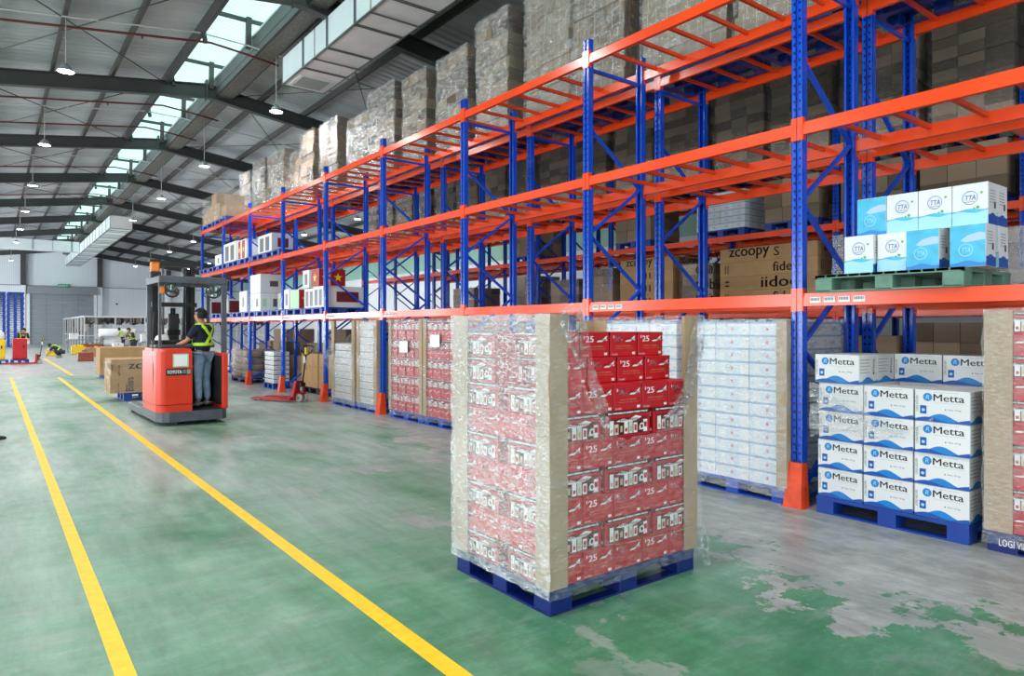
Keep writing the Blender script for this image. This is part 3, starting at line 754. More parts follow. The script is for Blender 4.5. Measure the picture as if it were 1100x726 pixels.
# film: aisle side, far side and right side whole, viewer's side torn open in a V
film(FX0-.01, FX1+.01, FY0-.012, FY1+.012, .11, 1.70, film_fog, 'cloudy stretch film over the aisle side of the foreground beer stack', .010, '-x', .07)
film(FX0-.01, FX1+.01, FY0-.012, FY1+.012, .11, 1.70, film_clear, 'clear stretch film along the rear and right sides of the foreground beer stack', .014, '+y +x', .1, out=.018)
def torn_film():
    mb = MB(); R = random.Random(5); nx, nz = 40, 44; y = FY0-.034; z0, z1 = .10, 1.71; xa, xb = FX0-.03, FX1+.035
    def opening(u):                   # height of the tear's lower lip along the width
        pts = [(0, 9), (.07, 9), (.10, 1.66), (.17, 1.38), (.22, 1.22), (.30, 1.08), (.36, .99), (.45, .95), (.70, .98), (.78, 1.05), (.86, 1.18), (.91, 1.36), (.945, 1.64), (.95, 9), (1, 9)]
        for (a, b), (c, d) in zip(pts, pts[1:]):
            if a <= u <= c: return b+(d-b)*(u-a)/(c-a+1e-9)
    vs = {}; F_ = []
    for i in range(nx+1):
        u = i/nx; top = min(z1, opening(u))
        for j in range(nz+1):
            zz = z0+(top-z0)*j/nz; lip = max(0, 1-abs(top-zz)/.10) if top < z1-.01 else 0
            vs[(i, j)] = (xa+(xb-xa)*u, y-.012*lip*R.random()*2+R.uniform(-.005, .005)+.006*math.sin(u*9+zz*14), zz+lip*R.uniform(-.012, .012))
    mb.add([vs[(i, j)] for i in range(nx+1) for j in range(nz+1)], [(i*(nz+1)+j, (i+1)*(nz+1)+j, (i+1)*(nz+1)+j+1, i*(nz+1)+j+1) for i in range(nx) for j in range(nz)], film_clear, True)
    return put('stretch_film', mb.mesh('stretch_film'), label='clear stretch film torn open in a V, viewer side of the foreground stack', cat='stretch film')
torn_film()
def ribbon(name, pts, widths, m, label, seed=1, folds=3):
    """crumpled sheet that follows a 3-D line"""
    mb = MB(); R = random.Random(seed); n = len(pts); K = 8; sub = 6; P = [Vector(p) for p in pts]; vs = []; rows = 0
    for i in range(n-1):
        for s in range(sub if i < n-2 else sub+1):
            t = s/sub; c = P[i].lerp(P[i+1], t); wd = widths[i]+(widths[i+1]-widths[i])*t; d = (P[i+1]-P[i]).normalized()
            side = d.cross(Vector((0, -1, 0))).normalized(); nn = Vector((0, -1, 0))
            for k in range(K+1):
                f = k/K-.5; vs.append(c+side*(f*wd)+nn*(.016*math.sin(k*folds*.9+i*1.7+s*.4)+R.uniform(0, .008)+.012)); 
            rows += 1
    mb.add(vs, [(r*(K+1)+k, (r+1)*(K+1)+k, (r+1)*(K+1)+k+1, r*(K+1)+k+1) for r in range(rows-1) for k in range(K)], m, True)
    return put(name, mb.mesh(name), label=label, cat='stretch film')
yy = FY0-.045
ribbon('stretch_film', [(2.56, yy, 1.745), (2.63, yy, 1.66), (2.70, yy, 1.50), (2.755, yy, 1.36), (2.83, yy, 1.22), (2.90, yy, 1.04)], [.12, .17, .15, .10, .09, .05], film_silver, 'crumpled stretch film hanging along the left edge of the tear, foreground stack', 2)
ribbon('stretch_film', [(3.775, yy, 1.72), (3.77, yy, 1.58), (3.72, yy, 1.42), (3.66, yy, 1.25), (3.54, yy, 1.08), (3.40, yy, 1.0)], [.09, .14, .15, .15, .12, .05], film_silver, 'crumpled stretch film hanging along the right edge of the tear, foreground stack', 3)
ribbon('stretch_film', [(3.80, yy, .30), (3.82, yy, .2), (3.84, yy, .08), (3.85, yy, .03)], [.03, .07, .08, .04], film_silver, 'small loose bunch of stretch film at the right foot of the foreground stack', 4)
mb = MB(); mb.tube([(2.6, yy-.01, .40), (3.0, yy-.02, .335), (3.4, yy-.02, .32), (3.7, yy-.02, .32), (3.82, yy-.01, .25)], .004, film_silver, 5)
mb.build('film_strand', label='thin twisted strand of film stretched across the lower front of the foreground stack', cat='stretch film')
# ------------------------------------------------------------ generic loads
def load(me, x0, y0, z0, L, W, H, nx, ny, nz, name, label, cat, group, gap=.004, rz=0, jit=.004, skip=None, seed=3, tops=True):
    """cartons of a pallet load that can be seen from outside: L along x, W along y, after rotation"""
    R = random.Random(seed)
    for k in range(nz):
        for i in range(nx):
            for j in range(ny):
                if not (i == 0 or j == 0 or (tops and k == nz-1)): continue
                if skip and skip(i, j, k): continue
                put(name, me, (x0+L*(i+.5)+gap*i+R.uniform(-jit, jit), y0+W*(j+.5)+gap*j+R.uniform(-jit, jit), z0+H*k+.0005*k), rz+(PI if (i+j+k) % 5 == 9 else 0), label=label, cat=cat, group=group)
# brown cartons of the big wrapped stacks: the 300 nearest are separate, the rest one object
POOL = []
def brown_stack(x0, y0, y1, z0, top, label, group, m, L=.34, W=.38, H=.235, nx=3, seed=1, jit=.032, X=1.0, shell=True):
    R = random.Random(seed); ny = max(1, round((y1-y0)/W)); W = (y1-y0)/ny; nz = max(1, round((top-z0)/H)); H = (top-z0)/nz
    for k in range(nz):
        ox, oy = R.uniform(-jit, jit), R.uniform(-jit*.4, jit*.4)
        for i in range(nx):
            for j in range(ny):
                if not (i == 0 or j == 0): continue
                x, y, z = x0+L*(i+.5)+ox+R.uniform(-.004, .004), y0+W*(j+.5)+oy, z0+H*k
                POOL.append((math.hypot(x, y), x, y, z, L-.006, W-.008, H-.004, m, label, group))
strap_m = mat('pale_strapping', (206, 204, 198), .4)
def strapped(F):
    for k in ('-x', '-y'): F[k].rect(.30, 0, .318, 1, strap_m); F[k].rect(.74, 0, .755, 1, strap_m)
def flush_pool():
    POOL.sort(key=lambda t: t[0]); cache = {}
    for d, x, y, z, L, W, H, m, lab, g in POOL[:300]:
        k = (round(L, 3), round(W, 3), round(H, 3), m.name)
        if k not in cache: cache[k] = carton('brown_carton', L, W, H, m, strapped, tape, 0)
        put('brown_carton', cache[k], (x, y, z), label=lab, cat='carton', group=g)
    mb = MB(); R = random.Random(8)
    tones = [mat('carton_board_tone', tuple(int(c*q) for c in (150, 128, 106)), .8) for q in (1, .86, .72, 1.1)]
    for d, x, y, z, L, W, H, m, lab, g in POOL[300:]:
        mb.box((x-L/2, y-W/2, z), (x+L/2, y+W/2, z+H), R.choice(tones))
    mb.build('brown_carton', label='brown cartons in the wrapped stacks farther off and across the second aisle', cat='cartons', kind='stuff')
grim = mat('dusty_brown_carton_board', (160, 142, 122), .8, var=.1, vs=5, rnd=.25)
TOPS = [(2.45, 3.6, 7.2), (3.75, 4.95, 7.3), (5.1, 6.45, 7.4), (6.8, 7.9, 7.4), (7.97, 9.06, 7.35), (9.56, 10.5, 7.28), (10.85, 11.93, 7.02), (12.37, 13.39, 7.06), (13.8, 15.1, 7.2), (15.16, 16.3, 6.85),
        (17.0, 18.16, 7.18), (18.7, 19.65, 7.25), (19.8, 20.5, 6.85), (21.1, 22.6, 7.2), (22.9, 24.2, 7.28), (24.55, 25.75, 7.15)]
ordn = ['nearest', 'second', 'third', 'fourth', 'fifth', 'sixth', 'seventh', 'eighth', 'ninth', 'tenth', 'eleventh', 'twelfth', 'thirteenth', 'fourteenth', 'fifteenth', 'farthest']
for i, (a, b, t) in enumerate(TOPS):
    q = ordn[i]+(' from the camera' if 0 < i < 15 else '')
    z0 = LEV[2]+.058
    pallet(XB0+.0, a+.02, z0, 'blue pallet under the %s tall stack on top of the racks' % q, sc=(1, (b-a)/1.2, 1))
    brown_stack(XB0-.01, a, b, z0+.152, t, 'brown carton in the %s wrapped stack on top of the racks' % q, 'cartons of the %s stack on top' % q, grim if i % 3 else brown_dk, seed=i, H=.205)
    film(XB0-.01, XB0+1.02, a, b, z0+.06, t, (film_silver if i > 4 and i not in (7, 12) else film_streak), 'shiny stretch film around the %s tall stack on top of the racks' % q, .022, step=.19, out=.03)
# across the second aisle: top level
for n in range(-1, 8):
    for h in range(2):
        a = NY0+n*BW+.13+h*1.32; q = 2*(n+1)+h; wd = 1.2-.1*((q*7) % 3)/2
        if a < .5: continue
        z0 = 4.678; od = 'pallet place %d' % q
        t = 6.95+.16*((q*5) % 4)
        put('pallet', PAL, (XC0+.5, a+wd/2, z0), label='dark blue pallet high on the rack across the second aisle', cat='pallet', group='pallets high on the second-aisle rack', scale=(1, wd/1.18, 1))
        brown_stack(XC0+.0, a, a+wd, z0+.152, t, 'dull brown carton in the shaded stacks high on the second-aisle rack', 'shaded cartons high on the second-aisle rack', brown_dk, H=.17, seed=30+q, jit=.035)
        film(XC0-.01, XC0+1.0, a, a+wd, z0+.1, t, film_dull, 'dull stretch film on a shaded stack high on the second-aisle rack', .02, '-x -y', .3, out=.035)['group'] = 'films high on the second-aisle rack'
# across the second aisle: middle level, first level and floor
z2, z1 = LEV[1]+.058, LEV[0]+.058
for (a, b, t, kind) in ((2.2, 3.3, 4.5, 'b'), (3.6, 4.8, 4.75, 'b'), (4.9, 6.1, 4.7, 'b'), (6.5, 7.6, 4.55, 'b'), (8.04, 9.2, 4.75, 'w'), (10.5, 11.6, 4.45, 'b'), (14.7, 15.7, 4.4, 'b')):
    put('pallet', PAL, (XC0+.5, (a+b)/2, z2), label='blue pallet on the middle level of the second-aisle rack', cat='pallet', group='pallets on the middle level of the second-aisle rack', scale=(1, (b-a)/1.18, 1))
    if kind == 'b': brown_stack(XC0, a, b, z2+.152, min(t, 4.48), 'brown printed carton on the middle level of the second-aisle rack', 'cartons on the middle level across the aisle', brown, H=.3, seed=int(a*9), jit=.012)
    else: load(WBX2, XC0, a, z2+.152, .34, .29, .128, 3, 4, 6, 'white_carton', 'small white carton stacked on the middle level of the second-aisle rack', 'carton', 'white cartons across the aisle')
for (a, b, t) in ((2.6, 3.7, 3.1), (3.8, 4.9, 3.15), (5.1, 6.2, 3.25), (8.8, 9.6, 3.0), (11.7, 12.7, 3.1), (12.9, 14.0, 2.9), (14.8, 15.8, 3.1), (17.7, 18.9, 2.9)):
    put('pallet', PAL, (XC0+.5, (a+b)/2, z1), label='blue pallet on the lowest beams of the second-aisle rack', cat='pallet', group='pallets on the lowest beams of the second-aisle rack', scale=(1, (b-a)/1.18, 1))
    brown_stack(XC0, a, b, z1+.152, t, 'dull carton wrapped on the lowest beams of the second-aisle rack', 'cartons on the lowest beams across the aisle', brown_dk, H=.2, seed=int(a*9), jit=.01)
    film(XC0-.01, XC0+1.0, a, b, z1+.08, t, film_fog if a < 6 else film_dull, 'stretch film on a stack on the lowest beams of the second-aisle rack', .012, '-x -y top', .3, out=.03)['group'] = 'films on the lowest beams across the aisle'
for i in range(19):
    a = 1.2+i*1.32
    put('pallet', PAL, (XC0+.5, a+.58, 0), label='blue pallet on the floor under the second-aisle rack', cat='pallet', group='pallets on the floor across the second aisle', scale=(1, .98, 1))
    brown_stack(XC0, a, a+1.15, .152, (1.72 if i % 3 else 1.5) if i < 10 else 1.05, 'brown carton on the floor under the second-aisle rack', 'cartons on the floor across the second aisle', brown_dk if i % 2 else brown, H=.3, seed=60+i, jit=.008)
for i in range(6):
    a = 16.6+i*1.5
    brown_stack(XB0+.05, a, a+1.2, .0, 1.6-.4*(i % 3), 'brown carton on the floor behind the far end of the front racks', 'cartons on the floor behind the far bays', brown, H=.4, L=.45, W=.5, nx=2, seed=80+i, jit=.01)
for i in range(7):
    a = 14.75+i*1.38
    brown_stack(XC0+.02, a, a+1.2, 1.262, 1.75+.12*(i % 3), 'brown carton on the low extra beams of the second-aisle rack', 'cartons on the low extra beams across the aisle', (brown, brown_dk, brown2)[i % 3], H=.3, seed=100+i, jit=.008)
# long furniture cartons with large lettering
def long_carton(name, L, W, H, words):
    def D(F):
        for k in ('-x', '+x', '-y', '+y'):
            d = F[k]
            ln_ = d.w
            for (t_, a, b, h0, h1, v) in words: d.text(t_, a/ln_, h0, b/ln_, h1, ink, 1, 0, .015, v)
            d.rect(.0, .49, 1, .497, ink) if False else None
    return carton(name, L, W, H, brown2, D, tape)
zc1 = long_carton('long_carton', .95, 2.1, .284, [('zcoopy', .22, 1.12, .15, .92, False), ('S', 1.22, 1.34, .25, .85, False)])
zc2 = long_carton('long_carton', .95, 2.1, .284, [('fideo', 1.2, 1.75, .2, .85, False), ('||', .12, .2, .2, .8, False)])
zc3 = long_carton('long_carton', .95, 2.1, .284, [('iidoo', .95, 1.75, .15, .9, False), ('=', .12, .22, .3, .7, False)])
put('pallet', PAL, (XC0+.5, 7.55, z1), label='blue pallet under the larger stack of long lettered cartons on the second-aisle rack', cat='pallet', scale=(1, 1.7, 1))
for k, me in enumerate((zc2, zc3, zc2, zc1)):
    put('long_carton', me, (XC0+.48, 7.58, z1+.152+k*.286), label='long brown lettered carton, %s of the larger four-high stack across the second aisle' % ('lowest', 'second from bottom', 'second from top', 'topmost')[k], cat='carton')
zd = long_carton('long_carton', .95, 1.6, .284, [('zcoopy', .2, 1.0, .2, .9, False), ('T', 1.2, 1.3, .3, .8, False)])
zd2 = long_carton('long_carton', .95, 1.6, .284, [('||', .8, .95, .3, .8, False)])
put('pallet', PAL, (XC0+.5, 10.66, z1), label='blue pallet under the smaller stack of long lettered cartons on the second-aisle rack', cat='pallet', scale=(1, 1.3, 1))
for k, me in enumerate((zd2, zd2, zd2, zd)):
    put('long_carton', me, (XC0+.48, 10.66, z1+.152+k*.286), label='long brown carton, %s of the smaller four-high stack across the second aisle' % ('lowest', 'second from bottom', 'second from top', 'topmost')[k], cat='carton')
flush_pool()

# ------------------------------------------------------------ floor-level loads under the front rack
PX = 5.83
# white cartons left of the nearest foot guard
for a, w_, q, bd in ((3.475, 1.16, 'nearest', ''), (4.74, 1.16, 'second', ' behind the foreground stack')):
    pallet(PX, a, 0, 'bright blue pallet under the %s white wrapped stack%s' % (q, bd), sc=(1, w_/1.16, 1))
    load(WBOX, PX, a, .151, .338, .383, .128, 3, 3, 12, 'white_carton', 'white carton with pale blue print in the %s white wrapped stack' % q, 'carton', 'cartons of the %s white wrapped stack' % q, gap=.002, jit=.002)
    film(PX, PX+1.03, a, a+w_, .06, 1.70, film_white, 'milky stretch film around the %s white wrapped stack' % q, .008, step=.15, out=.02)
corner(PX-.012, 3.463, .152, 1.70, 1, 1, 'tall cardboard corner board of the nearest white wrapped stack, beside the rack foot', .15, .10)
# right-hand edge: red cartons behind a corner board
def beer_load(x0, y0, wy, q, n_pairs=5, logos=True):
    ny3 = 3; p = wy/3
    for k in range(2*n_pairs):
        art = (k % 2 == 1)
        if art or not logos:
            for i in range(4):
                for j in range(3):
                    if i == 0 or j == 0 or k == 2*n_pairs-1: put('beer_carton', BEER9, (x0+.127+i*.253, y0+p*(j+.5), .151+k*.16), PI/2, label='red beer carton with can pictures in the %s' % q, cat='carton', group='can-picture cartons of the %s' % q)
        else:
            m_ = int(wy/.252); pp = wy/m_
            for i in range(2):
                for j in range(m_):
                    if i == 0 or j == 0: put('beer_carton', BEER9, (x0+.205+i*.5, y0+pp*(j+.5), .151+k*.16), 0, label='red beer carton with end logos in the %s' % q, cat='carton', group='end-logo cartons of the %s' % q)
pallet(PX+.01, .66, 0, 'deep blue pallet under the red stack at the right edge of the view', PALN, 1.28, .97, sc=(.8, 1.255, 1))
beer_load(PX+.01, .67, 1.2, 'wrapped red stack at the right edge')
corner(PX-.002, 1.885, .152, 1.76, 1, -1, 'cardboard corner board of the wrapped red stack at the right edge', .12, .17)
film(PX, PX+1.03, .665, 1.885, .06, 1.76, film_clear, 'clear stretch film around the red stack at the right edge', .01, step=.12)
mb = MB(); D = Deco(mb, (PX+.001, 1.80, .035), (0, -1, 0), (0, 0, 1), .30, .075); D.text('LOGI VIET NAM', 0, .2, 1, .9, white)
put('stencil_lettering', mb.mesh('stencil_lettering'), label='white stencilled lettering on the deep blue pallet at the right edge', cat='lettering')
# beer stacks between the third and fourth uprights
for a, w_, q in ((9.06, 1.03, 'near red rack stack'), (10.16, 1.19, 'far red rack stack')):
    pallet(PX, a, 0, 'bright blue pallet under the %s behind the foreground load' % q, sc=(1, w_/1.16, 1))
    beer_load(PX, a, w_, q)
    corner(PX-.012, a-.012, .152, 1.78, 1, 1, 'near cardboard corner board of the %s' % q, .1, .1); corner(PX-.012, a+w_+.012, .152, 1.78, 1, -1, 'far cardboard corner board of the %s' % q, .1, .1)
    film(PX, PX+1.03, a, a+w_, .06, 1.77, film_clear, 'clear stretch film around the %s' % q, .01, step=.2)
for y, z, q in ((9.68, 1.42, 'near red rack stack'), (10.75, 1.30, 'far red rack stack')):
    mb = MB(); mb.box((0, -.15, -.10), (.002, .15, .10), white); mb.build('paper_sheet', loc=(PX-.045, y, z), label='white paper sheet stuck on the %s' % q, cat='paper')
# pale cartons between the fourth and fifth uprights
for a, w_, nz, q in ((11.88, .86, 11, 'full-height'), (12.88, 1.12, 8, 'half-unwrapped')):
    pallet(PX, a, 0, 'bright blue pallet under the %s pale grey stack' % q, sc=(1, w_/1.16, 1))
    ny = 3; load(carton('pale_carton', .33, w_/3-.006, .143, cream, d_grey, None), PX, a, .151, .333, w_/3-.004, .145, 3, ny, nz, 'pale_carton', 'pale grey carton in the %s pale stack under the front rack' % q, 'carton', 'cartons of the %s pale stack' % q)
    for s, yy_ in ((1, a-.012), (-1, a+w_+.012)): corner(PX-.012, yy_, .152, 1.78, 1, s, '%s cardboard corner board of the %s pale grey stack' % ('near' if s > 0 else 'far', q), .1, .13)
    film(PX, PX+1.03, a, a+w_, .06, .151+nz*.146 if nz > 9 else 1.05, film_fog, 'cloudy stretch film around the %s pale grey stack' % q, .014, step=.16, sides='-x -y +x +y top' if nz > 9 else '-x -y +x +y')
ribbon('stretch_film', [(PX-.05, 13.9, 1.3), (PX-.09, 13.95, 1.1), (PX-.10, 14.0, .9), (PX-.08, 13.98, .75)], [.1, .2, .22, .1], film_silver, 'loose flap of stretch film hanging off the half-unwrapped pale stack', 6)
ribbon('stretch_film', [(PX-.04, 12.95, 1.5), (PX-.09, 12.9, 1.35), (PX-.10, 12.9, 1.15), (PX-.06, 12.9, 1.05)], [.1, .2, .16, .08], film_silver, 'loose flap of stretch film between the two pale grey stacks', 7)
# brown cartons on a dark pallet behind the hand pallet truck
PALD = pallet_mesh('pallet', 1.02, 1.16, rubber)
for a in (14.95, 16.12):
    put('pallet', PALD, (6.85, a+.58, 0), label='black pallet under the brown cartons, %s one' % ('nearer' if a < 15 else 'farther'), cat='pallet')
    load(BBOX, 6.34, a+.02, .151, .50, .36, .42, 2, 3, 2, 'brown_carton', 'tan carton stacked two high behind the red hand pallet truck', 'carton', 'tan cartons behind the hand pallet truck', gap=.015)
# white shrink packs
pallet(5.95, 18.28, 0, 'blue pallet under the small white shrink-packed stack', sc=(.45, .7, 1))
PACK = carton('white_pack', .42, .36, .112, white_box, d_grey, None)
load(PACK, 5.97, 18.3, .151, .43, .37, .122, 1, 2, 7, 'white_pack', 'white pack in the small striped stack between the far uprights', 'pack', 'white packs between the far uprights')
# wrapped bundle of bags
bagm = mat('brown_bag_paper', (150, 128, 110), .7, var=.2, vs=9, bump=.6, bs=14)
def bag_mesh():
    bm = bmesh.new(); bmesh.ops.create_cube(bm, size=1); bmesh.ops.subdivide_edges(bm, edges=bm.edges[:], cuts=5, use_grid_fill=True)
    R = random.Random(3)
    for v in bm.verts:
        c = v.co; r = Vector((c.x*(1-.5*c.y*c.y-.3*c.z*c.z), c.y*(1-.3*c.z*c.z), c.z*(1-1.6*(c.x**4+c.y**4)*2)))
        v.co = Vector((r.x*.52, r.y*.8, r.z*.24))+Vector((R.uniform(-.01, .01),)*3)+Vector((0, 0, .12))
    me = bpy.data.meshes.new('bag'); bm.to_mesh(me); bm.free(); me.materials.append(bagm)
    for p in me.polygons: p.use_smooth = True
    return me
BAG = bag_mesh()
pallet(5.95, 20.6, 0, 'dark blue pallet under the wrapped heap of bags', PALN, 1.28, .97, sc=(.8, 1.7, 1))
for k in range(4):
    for i in range(2):
        for j in range(2):
            put('paper_bag', BAG, (6.2+i*.48, 21.0+j*.72-.1*(k % 2), .151+k*.2), .1*((i+j+k) % 3-1), label='brown paper bag in the wrapped heap between the farthest front-rack uprights', cat='bag', group='bags of the wrapped heap', scale=(1, .9, .9))
film(5.94, 6.95, 20.6, 22.1, .1, .95, film_silver, 'shiny stretch film around the heap of brown bags', .05, step=.2)
# ------------------------------------------------------------ water filter cartons in front of the right bay
pallet(PX+.0, 1.99, 0, 'blue pallet under the white cartons with blue waves', sc=(1, 1.03, 1))
cols3 = ['right', 'middle', 'left']; rows = ['bottom', 'second', 'third', 'fourth']
for k in range(4):
    for i in range(3):
        for j in range(3):
            if i == 1 and j == 1: continue
            x, y = PX+.175+i*.332, 2.185+j*.398
            if k in (2, 3): y -= .012; x += -.02+(.015 if j == 2 else 0)
            g = None
            if i == 0: lab = 'white carton with blue waves, stack front, %s column, %s row' % (cols3[j], rows[k])
            else: lab = 'white carton with blue waves behind the front of the blue-pallet stack, %s row' % rows[k]; g = 'rear wave cartons in the %s row' % rows[k]
            put('wave_carton', METTA, (x, y, .151+k*.2505), label=lab, cat='carton', group=g)
zt = .151+4*.2505
for (x, y, lab) in ((5.99, 3.0, 'on top at the left, front one'), (6.32, 3.0, 'on top at the left, second one deep'), (6.64, 2.61, 'on top at the back, middle one'), (6.64, 2.215, 'on top at the back, rightmost one')):
    put('wave_carton', METTA, (x, y, zt), label='white carton with blue waves, '+lab, cat='carton')
mb = MB(); R = random.Random(2); n_, m_ = 30, 10; vs = []
for i in range(n_+1):
    for j in range(m_+1):
        a = i/n_; top = 1.15-.42*max(0, a-.05)**.8*(1 if a > .5 else 1); bot = .66+.14*a+.05*math.sin(a*7)
        if a > .45: bot = .66+.14*a+.05*math.sin(a*7)+(a-.45)*.15
        top = max(top, bot+.03)
        vs.append((PX-.05+R.uniform(-.008, .008)+.012*math.sin(a*14+j*1.3), 3.22-1.0*a, bot+(top-bot)*j/m_))
mb.add(vs, [(i*(m_+1)+j, (i+1)*(m_+1)+j, (i+1)*(m_+1)+j+1, i*(m_+1)+j+1) for i in range(n_) for j in range(m_)], film_silver, True)
put('stretch_film', mb.mesh('stretch_film'), label='loose stretch film draped over the upper left of the cartons with blue waves', cat='stretch film')
# ------------------------------------------------------------ boxed water on the green pallet
zb = LEV[0]+.058
put('pallet', PALG, (5.83+.5, 2.61, zb), label='grey-green plastic pallet on the lowest beams above the wave cartons', cat='pallet')
for (x, y, me, lab) in ((6.02, 2.855, TTA, 'leftmost'), (6.07, 2.60, TTA, 'second from the left'), (6.02, 2.35, TTAB, 'third from the left'), (6.02, 2.032, TTAB, 'rightmost')):
    put('boxed_water', me, (x, y, zb+.151), label='%s box in the lower front row on the green pallet' % lab, cat='box')
for i, y in enumerate((2.03, 2.28, 2.6, 2.85)):
    put('boxed_water', TTA, (6.28, y, zb+.151), label='box in the lower back row on the green pallet', cat='box', group='lower back row on the green pallet')
for i in range(4):
    y = 2.05+.2475*i
    put('boxed_water', TTAB if i == 3 else TTA, (6.12, y, zb+.151+.326), label='%s box in the upper front row on the green pallet' % ('rightmost', 'third', 'second', 'leftmost blue')[i], cat='box')
    put('boxed_water', TTA, (6.325, y, zb+.151+.326), label='box in the upper back row on the green pallet', cat='box', group='upper back row on the green pallet')
# ------------------------------------------------------------ white appliance cartons on the far bays
maroon = mat('maroon_print', (112, 34, 44), .5); glass_pr = mat('dark_window_print', (92, 84, 88), .4); lgreen = mat('pale_green_print', (176, 220, 176), .5); flag = mat('flag_red_print', (170, 26, 34), .5)
def star(d, a, b, r, m):
    k = d.w/d.h; P = [(a+(r if i % 2 == 0 else r*.40)*math.sin(i*PI/5), b+(r if i % 2 == 0 else r*.40)*math.cos(i*PI/5)*k) for i in range(10)]
    for i in range(0, 10, 2): d.poly([P[i-1], P[i], P[i+1]], m, 2)
    d.poly([P[i] for i in (1, 3, 5, 7, 9)][::-1], m, 2)
def appl(kx, ky, L, W, H):
    def D(F):
        for k, kind in (('-x', kx), ('-y', ky)):
            d = F[k]
            if kind == 'star': d.rect(.01, .01, .99, .99, flag); star(d, .5, .5, .3*min(1, d.h/d.w), gold)
            elif kind == 'win': d.rect(.3, .2, .72, .78, glass_pr)
            elif kind == 'two': d.rect(.14, .1, .42, .85, glass_pr); d.rect(.56, .1, .84, .85, glass_pr)
            elif kind == 'big': d.rect(.28, .25, .78, .75, maroon); d.disc(.92, .82, .03, ink)
            elif kind == 'mar': d.rect(.12, .05, .92, .88, maroon)
            elif kind == 'green': d.rect(.1, .02, .98, .98, lgreen)
            elif kind == 'small': d.rect(.42, .25, .62, .7, glass_pr); d.rect(.40, .2, .64, .24, lgreen)
            elif kind == 'sm2': d.rect(.12, .25, .3, .7, lgreen); d.rect(.6, .25, .8, .7, glass_pr); d.rect(.49, .0, .5, 1, pale_gy)
            elif kind == 'top': d.rect(.45, .35, .85, .65, glass_pr)
            elif kind == 'strs': d.rect(.12, .05, .4, .95, flag); d.rect(.55, .05, .85, .95, flag); star(d, .26, .5, .12, gold); star(d, .7, .5, .12, gold)
    return carton('appliance_carton', L, W, H, white_box, D, None, .006)
for z, rng in ((LEV[0]+.058, [14.65+1.21*i for i in range(9)]), (LEV[1]+.058, [17.5+1.21*i for i in range(7)])):
    lv = 'first' if z < 3 else 'second'
    for i, a in enumerate(rng):
        put('pallet', PAL, (5.86+.5, a+.58, z), label='blue pallet on the %s beam level of the far front-rack bays' % lv, cat='pallet', group='pallets on the far %s beam level' % lv)
L1, L2 = LEV[0]+.058+.151, LEV[1]+.058+.151
AP = [(24.7, 25.1, 0, .47, 5.9, .5, 'plain', 'mar', 'white carton with a maroon side at the far end of the lowest beams'), (22.5, 22.9, 0, .45, 5.9, .45, 'plain', 'mar', 'white carton with a maroon side, second from the far end of the lowest beams'),
      (20.45, 21.2, 0, .62, 5.9, .3, 'small', 'plain', 'tall narrow white carton beside the far maroon-sided ones on the lowest beams'),
      (19.2, 20.14, 0, .50, 5.9, .58, 'sm2', 'sm2', 'white carton with small green windows under a larger white one'), (18.2, 19.1, 0, .5, 6.35, .5, 'sm2', 'sm2', 'white carton set back beside the far pair on the lowest beams'),
      (19.2, 20.14, .502, .53, 5.9, .58, 'plain', 'top', 'large white carton with a dark patch stacked on one with green windows'),
      (16.9, 17.28, 0, .5, 5.9, .3, 'win', 'plain', 'narrow white carton with a window picture beside the green-sided one'), (16.23, 16.83, 0, .47, 5.9, .36, 'green', 'star', 'red star carton with a pale green side on the lowest beams'),
      (15.36, 16.0, 0, .46, 5.95, .5, 'two', 'plain', 'white carton between the green-sided one and the deep maroon-printed one'), (14.68, 15.3, 0, .48, 5.9, 1.08, 'two', 'big', 'deep white carton with a large maroon picture on the lowest beams'),
      (15.74, 16.15, .48, .43, 5.97, .3, 'win', 'plain', 'narrow white carton standing up on another, lowest beams'),
      (15.05, 15.5, .485, .41, 5.93, .33, 'star', 'star', 'red carton with a yellow star, upper left one'), (14.68, 15.0, .485, .38, 6.06, .36, 'star', 'star', 'red carton with a yellow star, upper right one on the deep carton'),
      (23.2, 24.0, 9, .36, 5.9, .4, 'small', 'plain', 'small white carton at the far end of the middle beams'), (21.55, 22.95, 9, .62, 5.9, .5, 'two', 'plain', 'tall white carton with two window pictures on the middle beams'),
      (20.5, 21.45, 9, .58, 5.9, .4, 'strs', 'plain', 'white carton with two narrow star panels on the middle beams'),
      (18.25, 19.4, 9, .5, 5.9, .58, 'two', 'big', 'white carton with window pictures and a maroon side, nearest on the middle beams')]
for a, b, dz, h, x, L_, kx, ky, lab in AP:
    z = L2 if dz == 9 else L1+dz
    put('appliance_carton', appl(kx, ky, L_, b-a, h-.004), (x+L_/2, (a+b)/2, z), label=lab, cat='carton')
# brown load on the very end of the front rack's top
zt = LEV[2]+.058
for a in (22.6, 24.2):
    put('pallet', PAL, (5.88+.5, a+.7, zt), label='blue pallet on top of the front rack\'s far end, %s' % ('nearer one' if a < 23 else 'farther one'), cat='pallet', scale=(1, 1.2, 1))
TB = carton('brown_carton', .9, .75, .55, brown2); TB2 = carton('brown_carton', .9, .62, .38, brown2)
for a, z, me, lab in ((24.65, 0, TB, 'large tan carton at the far left end on top of the front rack'), (25.35, 0, TB2, 'low tan carton at the outermost end on top of the front rack'), (23.85, 0, TB, 'large tan carton second from the end on top of the front rack'), (24.2, .552, TB2, 'tan carton stacked on the large ones on top of the front rack'), (23.05, 0, TB2, 'low tan carton nearest in the load on top of the front rack')):
    put('brown_carton', me, (6.37, a, zt+.151+z), label=lab, cat='carton')
film(5.9, 6.85, 22.7, 25.7, zt+.1, zt+1.05, film_clear, 'clear stretch film over the tan cartons on top of the front rack', .05, step=.25)
